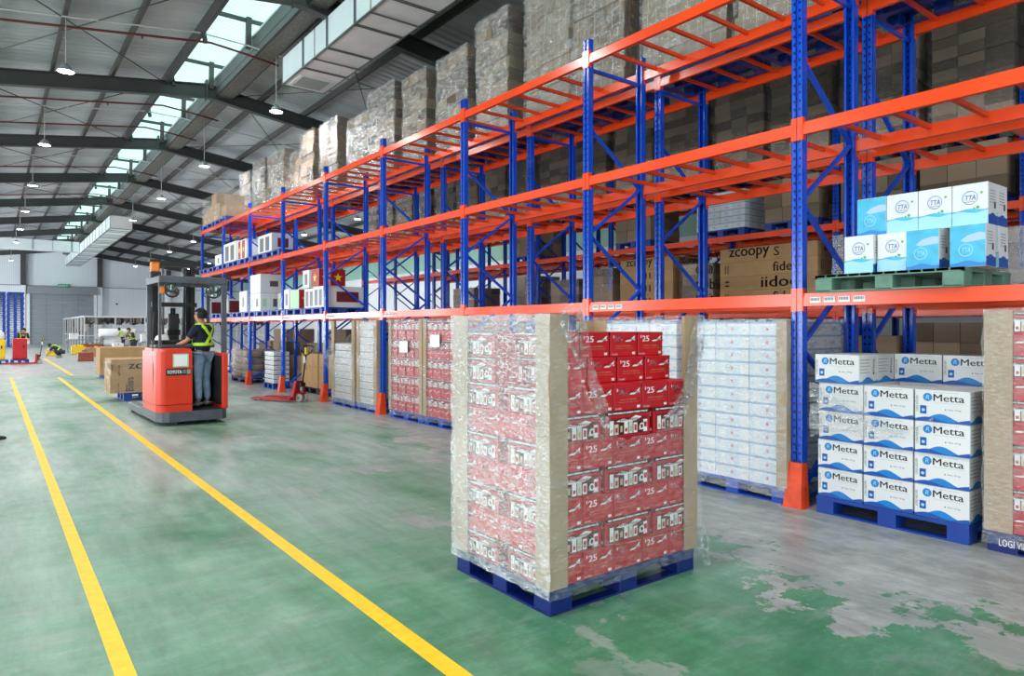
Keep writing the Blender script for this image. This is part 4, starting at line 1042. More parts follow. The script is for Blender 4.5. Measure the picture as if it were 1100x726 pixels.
# ------------------------------------------------------------ long cartons on the floor behind the lift truck
zb1 = long_carton('long_carton', 2.35, .95, .385, [('Bliss', .30, .46, .1, .9, True), ('A', 1.0, 1.1, .3, .8, False), ('Z', 2.15, 2.3, .3, .8, False)])
zb2 = long_carton('long_carton', 2.35, .95, .365, [('zcoopy', .34, 1.25, .25, .72, False), ('OZ', 2.0, 2.28, .25, .8, False)])
for i, x in enumerate((2.35, 3.42)): put('pallet', PAL, (x+.5, 17.85, 0), label='blue pallet under the long lettered cartons behind the lift truck, %s' % ('left one' if not i else 'right one'), cat='pallet', scale=(1, .85, 1.2))
put('long_carton', zb1, (3.25, 17.8, .181), label='long brown lettered carton behind the lift truck, lower one', cat='carton')
put('long_carton', zb2, (3.27, 17.8, .568), label='long brown lettered carton behind the lift truck, upper one', cat='carton')
film(2.09, 4.43, 17.32, 18.28, .2, .935, film_dull, 'clear stretch film around the long cartons behind the lift truck', .03, step=.2)
zf = long_carton('long_carton', 2.3, .5, .88, [('A', 1.0, 1.1, .3, .6, False)])
for i in range(2):
    put('pallet', PAL, (3.35+i*1.1, 25.8, 0), label='pallet under the farther long cartons, %s one' % ('left' if not i else 'right'), cat='pallet', scale=(1, .9, .8))
    put('long_carton', zf, (3.9, 25.55+i*.52, .122), label='long plain brown carton farther back on the floor, %s one' % ('nearer' if not i else 'rear'), cat='carton')
for i, (x, y) in enumerate(((4.9, 21.5), (5.0, 23.4))):
    put('brown_carton', TB, (x, y, 0), label='tan carton on the floor beyond the lift truck, %s' % ('nearer one' if not i else 'farther one'), cat='carton')
# ------------------------------------------------------------ people (one skinned body each)
skin_m = mat('skin', (196, 144, 112), .55); hair_m = mat('black_hair', (20, 18, 18), .6, var=.3, vs=60, bump=.6, bs=120)
navy = mat('navy_shirt_cloth', (24, 34, 58), .85, var=.15, vs=12); denim = mat('light_blue_denim', (142, 168, 198), .85, var=.22, vs=14)
hivis = mat('hi_vis_yellow_green', (190, 240, 60), .6); shoe_m = mat('grey_canvas_shoe', (120, 122, 122), .8); dark_cloth = mat('dark_work_cloth', (44, 48, 56), .85); sole_m = mat('pale_sole', (200, 200, 196), .7)
def skin_mesh(name, nodes, edges, m, level=2, root=0):
    me = bpy.data.meshes.new('tmp'); me.from_pydata([n[0] for n in nodes], edges, [])
    o = bpy.data.objects.new('tmp', me); COL.objects.link(o)
    o.modifiers.new('s', 'SKIN').use_smooth_shade = True
    for i, n in enumerate(nodes):
        sv = me.skin_vertices[0].data[i]; r = n[1]; sv.radius = (r, r) if not isinstance(r, tuple) else r; sv.use_root = (i == root)
    sb = o.modifiers.new('u', 'SUBSURF'); sb.levels = level; sb.render_levels = level
    bpy.context.view_layer.update(); dg = bpy.context.evaluated_depsgraph_get()
    out = bpy.data.meshes.new_from_object(o.evaluated_get(dg)); out.name = name
    bpy.data.objects.remove(o); out.materials.clear(); out.materials.append(m)
    for p in out.polygons: p.use_smooth = True
    return out
def ell(c, r, m, name, parent, seg=20, cut=None, jit=0, M=None):
    bm = bmesh.new(); bmesh.ops.create_uvsphere(bm, u_segments=seg, v_segments=seg*2//3, radius=1); R = random.Random(4)
    for v in bm.verts:
        v.co = Vector((v.co.x*r[0], v.co.y*r[1], v.co.z*r[2]))*(1+R.uniform(-jit, jit))
    if cut: bmesh.ops.delete(bm, geom=[v for v in bm.verts if cut(v.co)], context='VERTS')
    me = bpy.data.meshes.new(name); bm.to_mesh(me); bm.free(); me.materials.append(m)
    for p in me.polygons: p.use_smooth = True
    o = put(name, me, c, parent=parent)
    if M: o.rotation_euler = M
    return o
def person(label, loc, rz, P, cloth, trousers, shoes, hands=True, group=None, cap=None, hair=True):
    """P: joint positions; local +y is the way the person faces"""
    root = empty('person', loc, rz); tag(root, label, 'person', group)
    V = lambda k: Vector(P[k])
    nodes = []; edges = []; idx = {}
    def nd(k, p, r, par=None):
        idx[k] = len(nodes); nodes.append((tuple(p), r))
        if par is not None: edges.append((idx[par], idx[k]))
    nd('pel', V('pel'), (.13, .10)); nd('waist', V('pel').lerp(V('chest'), .45), (.115, .085), 'pel'); nd('chest', V('chest'), (.15, .10), 'waist'); nd('ub', V('chest').lerp(V('neck'), .6), (.11, .085), 'chest')
    nd('neck', V('neck'), .052, 'ub'); hd = V('head'); up = (hd-V('neck')).normalized(); f = V('face')-hd; f.normalize()
    nd('jaw', hd-up*.075+f*.02, .058, 'neck'); nd('skull', hd, (.078, .085), 'jaw'); nd('crown', hd+up*.06-f*.008, (.066, .076), 'skull')
    nd('nose', hd+f*.098-up*.028, .012, 'skull')
    sd_ = f.cross(up).normalized()
    for s, k in ((1, 'r'), (-1, 'l')): nd('ear'+k, hd+sd_*s*.078-up*.02-f*.01, (.016, .024), 'skull')
    for k in ('l', 'r'):
        nd('sh'+k, V('sh'+k), .058, 'ub'); nd('ua'+k, V('sh'+k).lerp(V('el'+k), .5), .046, 'sh'+k); nd('el'+k, V('el'+k), .038, 'ua'+k); nd('fa'+k, V('el'+k).lerp(V('wr'+k), .4), .038, 'el'+k); nd('wr'+k, V('wr'+k), .026, 'fa'+k)
        d = (V('wr'+k)-V('el'+k)).normalized(); pm = V('wr'+k)+d*.06
        nd('pa'+k, pm, (.036, .018), 'wr'+k)
        if hands:
            side = d.cross(Vector((0, 0, 1))).normalized(); dn = d.cross(side).normalized(); dn = dn if dn.z < 0 else -dn
            if k == 'l': side = -side
            for q, (off, l1, l2) in enumerate(((.027, .036, .03), (.009, .042, .036), (-.009, .040, .033), (-.026, .032, .026))):
                b0 = pm+d*.028+side*off; nd('f%d'%q+k, b0, .0095, 'pa'+k); nd('g%d'%q+k, b0+d*l1+dn*.008, .0088, 'f%d'%q+k); nd('h%d'%q+k, b0+d*(l1+l2*.6)+dn*(.008+l2*.7), .0078, 'g%d'%q+k)
            b0 = pm-d*.03+side*.030; nd('t0'+k, b0, .011, 'wr'+k); nd('t1'+k, b0+side*.022+d*.03+dn*.008, .010, 't0'+k); nd('t2'+k, b0+side*.024+d*.055+dn*.018, .009, 't1'+k)
        nd('hip'+k, V('hip'+k), .088, 'pel'); nd('th'+k, V('hip'+k).lerp(V('kn'+k), .5), .074, 'hip'+k); nd('kn'+k, V('kn'+k), .055, 'th'+k); nd('ca'+k, V('kn'+k).lerp(V('an'+k), .35), .056, 'kn'+k); nd('an'+k, V('an'+k), .038, 'ca'+k)
    put('body', skin_mesh('body', nodes, edges, skin_m, 2 if hands else 1), parent=root)
    # shirt with short sleeves
    n2 = [(tuple(V('pel')+Vector((0, 0, .02))), (.155, .125)), (tuple(V('pel').lerp(V('chest'), .45)), (.14, .11)), (tuple(V('chest')), (.172, .125)), (tuple(V('chest').lerp(V('neck'), .6)), (.125, .1)), (tuple(V('chest').lerp(V('neck'), .9)), .066)]
    e2 = [(0, 1), (1, 2), (2, 3), (3, 4)]
    for k in ('l', 'r'):
        b = len(n2); n2 += [(tuple(V('sh'+k)), .075), (tuple(V('sh'+k).lerp(V('el'+k), .5)), .064), (tuple(V('sh'+k).lerp(V('el'+k), .85)), .060)]; e2 += [(3, b), (b, b+1), (b+1, b+2)]
    put('shirt', skin_mesh('shirt', n2, e2, cloth, 2), parent=root)
    n3 = [(tuple(V('pel')+Vector((0, 0, .03))), (.135, .11))]; e3 = []
    for k in ('l', 'r'):
        b = len(n3); kn, an = V('kn'+k), V('an'+k)
        n3 += [(tuple(V('hip'+k)), .108), (tuple(V('hip'+k).lerp(kn, .5)), .090), (tuple(kn), .072), (tuple(kn.lerp(an, .4)), .070), (tuple(kn.lerp(an, .93)), .060)]; e3 += [(0, b), (b, b+1), (b+1, b+2), (b+2, b+3), (b+3, b+4)]
    put('trousers', skin_mesh('trousers', n3, e3, trousers, 2), parent=root)
    for k in ('l', 'r'):
        an = V('an'+k); t = V('toe'+k); d = (t-an); d.z = 0; d.normalize(); z = an.z-.045
        n4 = [(tuple(an+Vector((0, 0, -.005))-d*.02), .048), (tuple(an-d*.045+Vector((0, 0, -.045))), (.04, .036)), (tuple(an+d*.06+Vector((0, 0, -.045))), (.044, .034)), (tuple(an+d*.14+Vector((0, 0, -.052))), (.046, .027)), (tuple(an+d*.19+Vector((0, 0, -.058))), (.034, .02))]
        put('shoe', skin_mesh('shoe', n4, [(0, 1), (0, 2), (2, 3), (3, 4)], shoes, 2), parent=root)
    if hair:
        h = ell(hd+up*.022-f*.012, (.108, .114, .122), hair_m, 'hair', root, 24, lambda c: (c.y > .045 and c.z < .045) or c.z < -.075, .05)
        h.rotation_euler = (0, 0, math.atan2(-f.x, f.y))
    # reflective vest straps: belt, shoulder bands and a cross on the back
    mb = MB(); ch, ne, pe = V('chest'), V('neck'), V('pel'); wa = pe.lerp(ch, .45)
    fw = Vector((0, 1, 0)); sdv = (V('shr')-V('shl')).normalized(); fwd = Vector((0, 0, 1)).cross(sdv); fwd = fwd.normalized()
    upv = (ch-pe).normalized(); fwd = sdv.cross(upv)*-1; 
    def strap(pts, w_=.05):
        vs = []; c0 = ch
        for p in pts:
            out = (p-(pe+(ne-pe)*max(0, min(1, (p-pe).dot(ne-pe)/(ne-pe).length_squared)))).normalized(); vs.append((p, out))
        for (p, o1), (q, o2) in zip(vs, vs[1:]):
            t_ = (q-p).normalized(); s1 = t_.cross(o1).normalized()*w_/2; s2 = t_.cross(o2).normalized()*w_/2
            a = [p-s1, p+s1, q+s2, q-s2]; b = [x+o1*.008 for x in a[:2]]+[x+o2*.008 for x in a[2:]]
            mb.add(a+b, [(3, 2, 1, 0), (4, 5, 6, 7), (0, 1, 5, 4), (1, 2, 6, 5), (2, 3, 7, 6), (3, 0, 4, 7)], hivis)
    A = lambda a, b, c: pe+sdv*a+fwd*b+upv*c
    H = (ne-pe).length
    ring = [A(.175*math.cos(t*PI/8), .138*math.sin(t*PI/8), H*.34) for t in range(17)]
    strap(ring, .055)
    for s in (-1, 1):
        strap([A(s*.10, -.140, H*.34), A(0, -.150, H*.62), A(-s*.10, -.125, H*.88), A(-s*.115, -.06, H*1.0), A(-s*.115, .05, H*.99), A(-s*.11, .128, H*.84), A(-s*.10, .142, H*.6), A(-s*.10, .138, H*.34)], .05)
    mb.build('reflective_vest', root)
    return root
STAND = dict(pel=(0, 0, .93), chest=(0, .0, 1.22), neck=(0, .01, 1.45), head=(0, .035, 1.60), face=(0, .2, 1.58), shl=(-.18, 0, 1.39), shr=(.18, 0, 1.39), ell=(-.23, -.03, 1.12), elr=(.23, -.03, 1.12), wrl=(-.24, .05, .88), wrr=(.24, .05, .88),
             hipl=(-.09, 0, .90), hipr=(.09, 0, .90), knl=(-.10, .02, .49), knr=(.10, .02, .49), anl=(-.11, -.01, .095), anr=(.11, -.01, .095), toel=(-.13, .2, .03), toer=(.13, .2, .03))
DRV = dict(STAND, ell=(-.27, .10, 1.17), wrl=(-.22, .34, 1.10), elr=(.25, .08, 1.16), wrr=(.17, .33, 1.22), head=(-.01, .05, 1.60), face=(-.08, .2, 1.55))
# ------------------------------------------------------------ reach truck
TX, TY, TR = 2.17, 12.38, math.radians(1)
t = empty('reach_truck', (TX, TY, 0), TR); tag(t, 'orange-red stand-on reach truck with a black mast, driver aboard, in the aisle', 'lift truck')
mb = MB()                                                         # chassis
mb.prism([(0.0, .25), (.06, .06), (.16, 0), (1.0, 0), (1.08, .06), (1.1, .2), (1.1, 1.5), (0, 1.5)], 'z', .07, .235, truck_grey)
mb.build('chassis', t)
for s in (0, 1):
    mb = MB(); mb.box((.0+s*.96, 1.5, .05), (.14+s*.96, 2.75, .2), truck_grey, ch=.02); mb.build('support_leg', t)
    mb = MB(); mb.tube([(.03+s*.97, 2.6, .09), (.12+s*.97, 2.6, .09)], .088, rubber, 16); mb.build('load_wheel', t)
for x, y in ((.36, .22), (.88, .20)):
    mb = MB(); mb.tube([(x-.055, y, .105), (x+.055, y, .105)], .10, rubber, 18); mb.tube([(x-.06, y, .105), (x+.06, y, .105)], .04, steel, 12); mb.build('wheel', t)
def rounded(x0, y0, x1, y1, r, corners, k=6):
    pts = []
    for (cx, cy_, a0, on) in ((x0+r, y0+r, PI, corners[0]), (x1-r, y0+r, 1.5*PI, corners[1]), (x1-r, y1-r, 0, corners[2]), (x0+r, y1-r, .5*PI, corners[3])):
        if on: pts += [(cx+r*math.cos(a0+i*PI/2/k), cy_+r*math.sin(a0+i*PI/2/k)) for i in range(k+1)]
        else: pts.append((x0 if cx == x0+r else x1, y0 if cy_ == y0+r else y1))
    return pts
mb = MB(); mb.prism(rounded(-.02, .02, .52, 1.34, .13, (1, 0, 0, 1)), 'z', .36, 1.24, truck_orange); mb.prism(rounded(.01, .05, .51, 1.30, .13, (1, 0, 0, 1)), 'z', 1.24, 1.285, truck_orange)
mb.prism(rounded(-.015, .025, .52, 1.335, .13, (1, 0, 0, 1)), 'z', .235, .352, truck_orange)
hood = mb.build('hood', t)
mb = MB(); D = Deco(mb, (.115, .017, 0), (1, 0, 0), (0, 0, 1), .40, 1)
D.rect(.0, .845, .96, .955, black, 2); D.text('TOYOTA', .04, .872, .60, .930, white, 4, 0, .03); D.text('15', .65, .872, .75, .930, white, 4, 0, .03); D.rect(.79, .862, .94, .938, pale_gy, 4)
mb.build('name_plate', hood)
mb = MB(); mb.box((.22, .008, .98), (.46, .019, 1.20), lgreen); mb.box((.242, .004, 1.0), (.438, .009, 1.18), white); mb.build('document_holder', hood)
mb = MB(); mb.box((1.0, .02, .235), (1.1, 1.15, 1.20), truck_orange, ch=.02); mb.box((.985, .06, .3), (1.0, 1.1, 1.15), truck_black); mb.build('side_panel', t)
mb = MB(); mb.box((.53, 1.0, .235), (1.0, 1.15, 1.22), truck_black); mb.box((.53, .3, .235), (.56, 1.0, 1.2), truck_black); mb.box((.53, .02, .212), (1.0, 1.0, .238), rubber)
mb.box((.60, .82, .5), (.96, 1.0, 1.05), truck_black, ch=.03); mb.box((.70, .815, .92), (.80, .82, .96), pale_gy); mb.build('driver_compartment', t)
mb = MB(); mb.box((.06, .55, 1.285), (1.02, 1.2, 1.345), truck_grey, ch=.02); mb.box((.1, .9, 1.345), (.98, 1.18, 1.42), truck_black, ch=.02); mb.build('dashboard', t)
mb = MB(); mb.lathe([(.012, 0), (.012, .09), (.03, .10), (.032, .12), (0, .135)], truck_black, 12, Matrix.Translation((.60, .72, 1.345)))
for i in range(4): mb.tube([(.72+i*.06, .86, 1.34), (.72+i*.06, .83, 1.47)], .008, truck_black, 6); mb.lathe([(0, -.018), (.015, -.01), (.018, 0), (.015, .012), (0, .018)], truck_black, 8, Matrix.Translation((.72+i*.06, .83, 1.48)))
mb.build('control_lever', t)
# overhead guard
for (x, y, r_) in ((.06, .20, .022), (1.05, .10, .04), (.06, 1.12, .028), (1.05, 1.12, .028)):
    mb = MB(); mb.box((x-r_, y-r_*.8, 1.1), (x+r_, y+r_*.8, 2.40), truck_grey if r_ > .03 else steel2 if False else truck_grey); mb.build('guard_post', t)
mb = MB(); mb.box((.02, .06, 2.38), (1.09, .14, 2.50), truck_grey, ch=.012); mb.box((.02, 1.10, 2.38), (1.09, 1.18, 2.48), truck_grey, ch=.012)
for x in (.02, 1.03): mb.box((x, .1, 2.39), (x+.06, 1.14, 2.49), truck_grey)
for i in range(8): mb.box((.14+i*.112, .12, 2.43), (.165+i*.112, 1.12, 2.46), truck_black)
mb.build('overhead_guard', t)
# mast: columns, cross-bars, cylinders, chains
for x in (.20, .86):
    mb = MB()
    for q, y in ((0, 1.42), (.075 if x < .5 else -.075, 1.50)):
        mb.box((x+q-.035, y, .12), (x+q+.035, y+.012, 2.82-.1*(q != 0)), truck_black); mb.box((x+q-.006, y, .12), (x+q+.006, y+.12, 2.82-.1*(q != 0)), truck_black); mb.box((x+q-.035, y+.11, .12), (x+q+.035, y+.122, 2.82-.1*(q != 0)), truck_black)
    mb.build('mast_column', t)
for za, zb_, yb_ in ((2.76, 2.86, 1.46), (2.02, 2.10, 1.44), (.5, .62, 1.5)):
    mb = MB(); mb.box((.16, 1.38, za), (.92, yb_, zb_), truck_black); mb.build('mast_crossbar', t)
for x in (.36, .70):
    mb = MB(); mb.tube([(x, 1.47, .3), (x, 1.47, 1.5)], .036, truck_black, 12); mb.tube([(x, 1.47, 1.5), (x, 1.47, 2.74)], .02, steel, 10); mb.build('lift_cylinder', t)
mb = MB()
for x in (.5, .545): mb.tube([(x, 1.45, .5), (x, 1.45, 2.0)], .022, truck_black, 8)
mb.box((.44, 1.40, 1.35), (.62, 1.5, 1.90), truck_black, ch=.02); mb.box((.42, 1.40, 1.5), (.64, 1.44, 1.6), truck_black); mb.build('centre_cylinder', t)
mb = MB(); mb.box((.22, 1.62, .35), (.86, 1.68, .5), truck_black); mb.box((.22, 1.62, .85), (.86, 1.68, .95), truck_black)
for x in (.26, .30+.5): mb.box((x-.05, 1.62, .3), (x+.05, 1.66, 1.0), truck_black)
mb.build('fork_carriage', t)
for x in (.30, .80):
    mb = MB(); mb.prism([(1.68, .30), (1.68, .95), (1.72, .95), (1.725, .345), (2.7, .32), (2.7, .305), (1.70, .295)], 'x', x-.05, x+.05, truck_black); mb.build('fork', t)
# beacon, mirrors, lamp
amber = mat('amber_plastic', (240, 130, 40), .35)
mb = MB(); mb.box((.06, .92, 2.62), (.20, 1.04, 2.80), amber, ch=.02); mb.box((.05, .9, 2.50), (.22, 1.06, 2.62), truck_black, ch=.015); mb.box((.04, .90, 2.80), (.22, 1.06, 2.83), truck_black); mb.build('warning_beacon', t)
mirr = mat('mirror_glass', (190, 200, 196), .08, .9)
for x, s in ((.26, 1), (.93, -1)):
    mb = MB(); mb.lathe([(0, .02), (.09, .015), (.125, 0), (.12, -.02), (0, -.035)], truck_black, 20, Matrix.Translation((x, .30, 2.26)) @ Matrix.Rotation(s*.35, 4, 'Y') @ Matrix.Rotation(1.1, 4, 'X') @ Matrix.Scale(1.0, 4)); mb.tube([(x-.1*s, .3, 2.28), (x-.12*s, .2, 2.40)], .01, truck_black, 6)
    o = mb.build('mirror', t)
    mb = MB(); mb.lathe([(0, .026), (.085, .021), (.11, .012)], mirr, 20, Matrix.Translation((x, .30, 2.26)) @ Matrix.Rotation(s*.35, 4, 'Y') @ Matrix.Rotation(1.1, 4, 'X')); mb.build('mirror_glass', o)
mb = MB(); mb.box((.05, .16, 2.20), (.13, .24, 2.32), amber, ch=.015); mb.build('turn_lamp', t)
mb = MB(); mb.tube([(-.01, .35, .5), (-.02, .3, .9), (-.01, .42, 1.35), (.02, .45, 1.9)], .010, truck_black, 6); mb.build('cable', t)
mb = MB(); mb.lathe([(0, .09), (.05, .085), (.1, .05), (.115, 0), (.12, -.01)], white, 16, Matrix.Translation((.22, .86, 1.43))); mb.build('safety_helmet', label='pale safety helmet lying on the reach truck dashboard', cat='helmet', loc=(0, 0, 0)).matrix_world = Matrix.Translation((TX, TY, 0)) @ Matrix.Rotation(TR, 4, 'Z')
person('black-haired driver in navy shirt, hi-vis straps and jeans standing aboard the orange truck', (2.97, 12.90, .24), math.radians(37), DRV, navy, denim, shoe_m)

# ------------------------------------------------------------ hand pallet trucks
def hand_truck(label, loc, rz, m):
    r = empty('hand_pallet_truck', loc, rz); tag(r, label, 'pallet truck')
    for s in (-1, 1):
        mb = MB(); mb.prism([(-.08, .03), (-.08, .075), (1.05, .075), (1.15, .045), (1.15, .035), (1.0, .03)], 'x', s*.19-.08, s*.19+.08, m)
        f_ = mb.build('fork', r); mb = MB(); mb.tube([(s*.19-.04, .92, .035), (s*.19+.04, .92, .035)], .035, pale_wheel, 12); mb.build('roller', f_)
    mb = MB(); mb.box((-.27, -.10, .03), (.27, -.04, .12), m); mb.prism([(-.20, .12), (.20, .12), (.10, .46), (-.10, .46)], 'y', -.12, -.05, m); mb.box((-.09, -.22, .14), (.09, -.08, .2), m); mb.build('body', r)
    mb = MB(); mb.tube([(0, -.17, .12), (0, -.17, .42)], .04, steel, 12); mb.box((-.07, -.23, .34), (.07, -.12, .42), truck_black, ch=.01); mb.build('hydraulic_pump', r)
    for s in (-1, 1):
        mb = MB(); mb.tube([(s*.07-.025, -.18, .09), (s*.07+.025, -.18, .09)], .088, pale_wheel, 18); mb.tube([(s*.07-.027, -.18, .09), (s*.07+.027, -.18, .09)], .035, steel, 10); mb.build('wheel', r)
    mb = MB(); mb.tube([(0, -.20, .38), (0, -.30, 1.02)], .018, truck_black, 8); mb.tube([(0, -.30, 1.02), (-.08, -.32, 1.06), (-.17, -.34, 1.14), (-.17, -.35, 1.22), (-.1, -.355, 1.24), (.1, -.355, 1.24), (.17, -.35, 1.22), (.17, -.34, 1.14), (.08, -.32, 1.06), (0, -.30, 1.02)], .014, truck_black, 8); mb.build('handle', r)
    mb = MB(); mb.box((-.03, -.30, .86), (.03, -.265, 1.0), white); mb.box((-.03, -.33, 1.05), (.03, -.30, 1.2), gold); mb.build('label_plate', r)
    return r
pale_wheel = mat('pale_nylon_wheel', (190, 188, 184), .5)
hand_truck('red hand pallet truck with upright black handle, parked in front of the racks', (5.38, 14.98, 0), math.radians(24), jack_red)
hand_truck('red hand pallet truck far off on the left, near the red cabinet', (1.55, 37.6, 0), math.radians(75), jack_red)
# ------------------------------------------------------------ far background
red_cab = mat('red_cabinet_paint', (196, 30, 36), .4, var=.08); yel_cab = mat('yellow_cabinet_paint', (240, 200, 30), .45)
def cabinet(label, x, y, m, w_=.44, h=.86):
    t = empty('machine_cabinet', (x, y, .2)); tag(t, label, 'cabinet')
    mb = MB(); mb.box((-w_/2, -.3, 0), (w_/2, .3, h), m, ch=.03); mb.box((-w_/2+.04, -.31, .08), (w_/2-.04, -.299, h-.12), m); mb.build('body', t)
    mb = MB(); mb.box((w_*.2, -.325, h*.55), (w_*.3, -.305, h*.7), truck_black); mb.build('latch', t)
    return t
put('pallet', PAL, (.30, 38.5, 0), label='blue pallet under the yellow cabinet, far left', cat='pallet', scale=(.6, 1, 1.3)); put('pallet', PAL, (1.02, 38.5, 0), label='blue pallet under the red cabinet, far left', cat='pallet', scale=(.66, 1, 1.3))
cabinet('tall red cabinet standing on a pallet, far left', 1.02, 38.4, red_cab, .54, .95); cabinet('yellow cabinet cut by the left edge of the view', .22, 38.4, yel_cab, .54, .9)
mb = MB(); mb.lathe([(.0, .42), (.1, .4), (.2, .3), (.22, .1), (.2, 0), (0, 0)], white_box, 14); mb.build('white_sack', loc=(.25, 38.4, 1.105), label='white sack lying on the yellow cabinet', cat='sack')
CROUCH = dict(STAND, pel=(0, -.1, .34), chest=(0, .18, .52), neck=(0, .38, .62), head=(0, .50, .66), face=(0, .6, .55), shl=(-.18, .32, .57), shr=(.18, .32, .57), ell=(-.2, .45, .36), elr=(.2, .45, .36), wrl=(-.1, .62, .18), wrr=(.1, .62, .18),
              hipl=(-.09, -.08, .33), hipr=(.09, -.08, .33), knl=(-.16, .25, .42), knr=(.16, .25, .42), anl=(-.13, -.02, .095), anr=(.13, -.02, .095), toel=(-.13, .2, .03), toer=(.13, .2, .03))
BEND = dict(STAND, chest=(0, .12, 1.2), neck=(0, .24, 1.38), head=(0, .30, 1.50), face=(0, .42, 1.42), shl=(-.18, .2, 1.33), shr=(.18, .2, 1.33), ell=(-.22, .3, 1.08), elr=(.22, .3, 1.08), wrl=(-.12, .5, 1.05), wrr=(.12, .5, 1.05))
person('worker in a dark top and hi-vis straps standing behind the red cabinet', (1.15, 40.2, 0), math.radians(-170), BEND, dark_cloth, dark_cloth, shoe_m, hands=False)
person('worker in dark clothes and hi-vis straps crouching on the floor, far left', (2.95, 44.2, 0), math.radians(70), CROUCH, dark_cloth, dark_cloth, shoe_m, hands=False)
person('dark-haired worker in hi-vis straps behind the farther brown cartons', (6.0, 41.0, 0), math.radians(120), BEND, dark_cloth, dark_cloth, shoe_m, hands=False)
pale_cloth = mat('pale_olive_cloth', (186, 190, 150), .85)
person('worker in pale clothes bending beside the steel frame in the far background', (7.6, 56.5, 0), math.radians(60), BEND, pale_cloth, dark_cloth, shoe_m, hands=False)
# tall stacks of empty pallets
for q, (x, y) in enumerate(((.35, 72.6), (1.62, 72.6))):
    for k in range(31):
        put('pallet', PAL, (x+.02, y+1.32, k*.151), label='empty blue pallet in the added rear row of tall pallet stacks by the end wall', cat='pallet', group='pallets of the added rear tall stacks', scale=(1.15, 1, 1))  # rear row added to block the bright wall showing through the fork openings
        put('pallet', PAL, (x+.03*math.sin(k*2.1+q), y+.02*math.cos(k*1.3), k*.151), label='empty blue pallet in the %s tall pallet stack by the end wall' % ('left-hand' if not q else 'right-hand'), cat='pallet', group='pallets of the %s tall stack' % ('left-hand' if not q else 'right-hand'), scale=(1.15, 1, 1))
# steel garment frames
frame_white = mat('pale_frame_paint', (206, 210, 212), .4, .2)
cl = [mat('hanging_cloth', c, .9) for c in ((70, 66, 62), (112, 104, 98), (160, 156, 150), (38, 38, 44))]
def bay_frame(label, x0, x1, y0, y1, hz=2.45, seed=1, posts=5):
    t = empty('steel_frame', (x0, y0, 0)); tag(t, label, 'frame'); X, Y = x1-x0, y1-y0
    nx, ny = max(1, round(X/2.2)), max(1, round(Y/2.5))
    for i in range(nx+1):
        for j in (0, ny) if nx > 1 else range(ny+1):
            mb = MB(); mb.box((X*i/nx-.04, Y*j/ny-.04, 0), (X*i/nx+.04, Y*j/ny+.04, hz), frame_white); mb.build('post', t)
    for j in range(1, ny):
        for i in (0, nx):
            if nx > 1: mb = MB(); mb.box((X*i/nx-.04, Y*j/ny-.04, 0), (X*i/nx+.04, Y*j/ny+.04, hz), frame_white); mb.build('post', t)
    mb = MB(); mb.box((-.05, -.05, hz), (X+.05, .05, hz+.1), frame_white); mb.box((-.05, Y-.05, hz), (X+.05, Y+.05, hz+.1), frame_white)
    for i in range(nx+1): mb.box((X*i/nx-.04, 0, hz), (X*i/nx+.04, Y, hz+.1), frame_white)
    mb.box((0, -.02, 1.0), (X, .02, 1.06), frame_white); mb.box((-.02, 0, 1.0), (.02, Y, 1.06), frame_white); mb.build('rail', t)
    return t
bay_frame('long pale steel frame hung with dark goods, in the far background', 5.6, 20.0, 61, 80)
R = random.Random(9)
mb = MB()
for i in range(330):
    x = 5.75+R.random()*14; y = 61.3+R.random()*.5; a = R.uniform(.25, .6); mb.add(*[( [(x-.1, y, 2.42-a), (x+.12, y, 2.42-a+.05), (x+.08, y, 2.42), (x-.06, y, 2.42), (x-.1, y+.08, 2.42-a), (x+.12, y+.08, 2.42-a+.05), (x+.08, y+.08, 2.42), (x-.06, y+.08, 2.42)], [(0, 1, 2, 3), (7, 6, 5, 4), (0, 4, 5, 1), (1, 5, 6, 2), (3, 2, 6, 7), (0, 3, 7, 4)] )][0], R.choice(cl))
for i in range(110):
    y = 61.5+R.random()*18; x = 5.75+R.random()*.4; a = R.uniform(.5, 1.1)*(1.5 if 66 < y < 70 or y > 74 else 1); mb.box((x, y-.12, 2.42-a), (x+.08, y+.12, 2.42), R.choice(cl))
mb.build('hanging_goods', label='dark goods hanging in a dense row from the far steel frame', cat='hanging goods', kind='stuff')
roll_m = mat('white_fabric_roll', (224, 222, 224), .5)
for i, (x, y, z, L) in enumerate(((6.4, 59.6, .95, 2.4), (6.5, 59.7, .25, 1.9), (9.6, 59.7, .95, 1.5), (10.2, 59.6, .25, 1.6), (12.2, 59.6, .9, 1.8))):
    mb = MB(); mb.tube([(0, 0, .32), (L, 0, .32)], .31, roll_m, 18); mb.tube([(-.08, 0, .32), (L+.08, 0, .32)], .05, brown2, 8)
    mb.box((.1, -.3, -z if z > .5 else -.2), (.18, .3, .02), steel); mb.box((L-.18, -.3, -z if z > .5 else -.2), (L-.1, .3, .02), steel)
    mb.build('fabric_roll', loc=(x, y, z if z > .5 else .2), label='white fabric roll on a stand before the far steel frame, %s' % ('upper left', 'lower left', 'upper middle', 'lower middle', 'rightmost')[i], cat='roll')
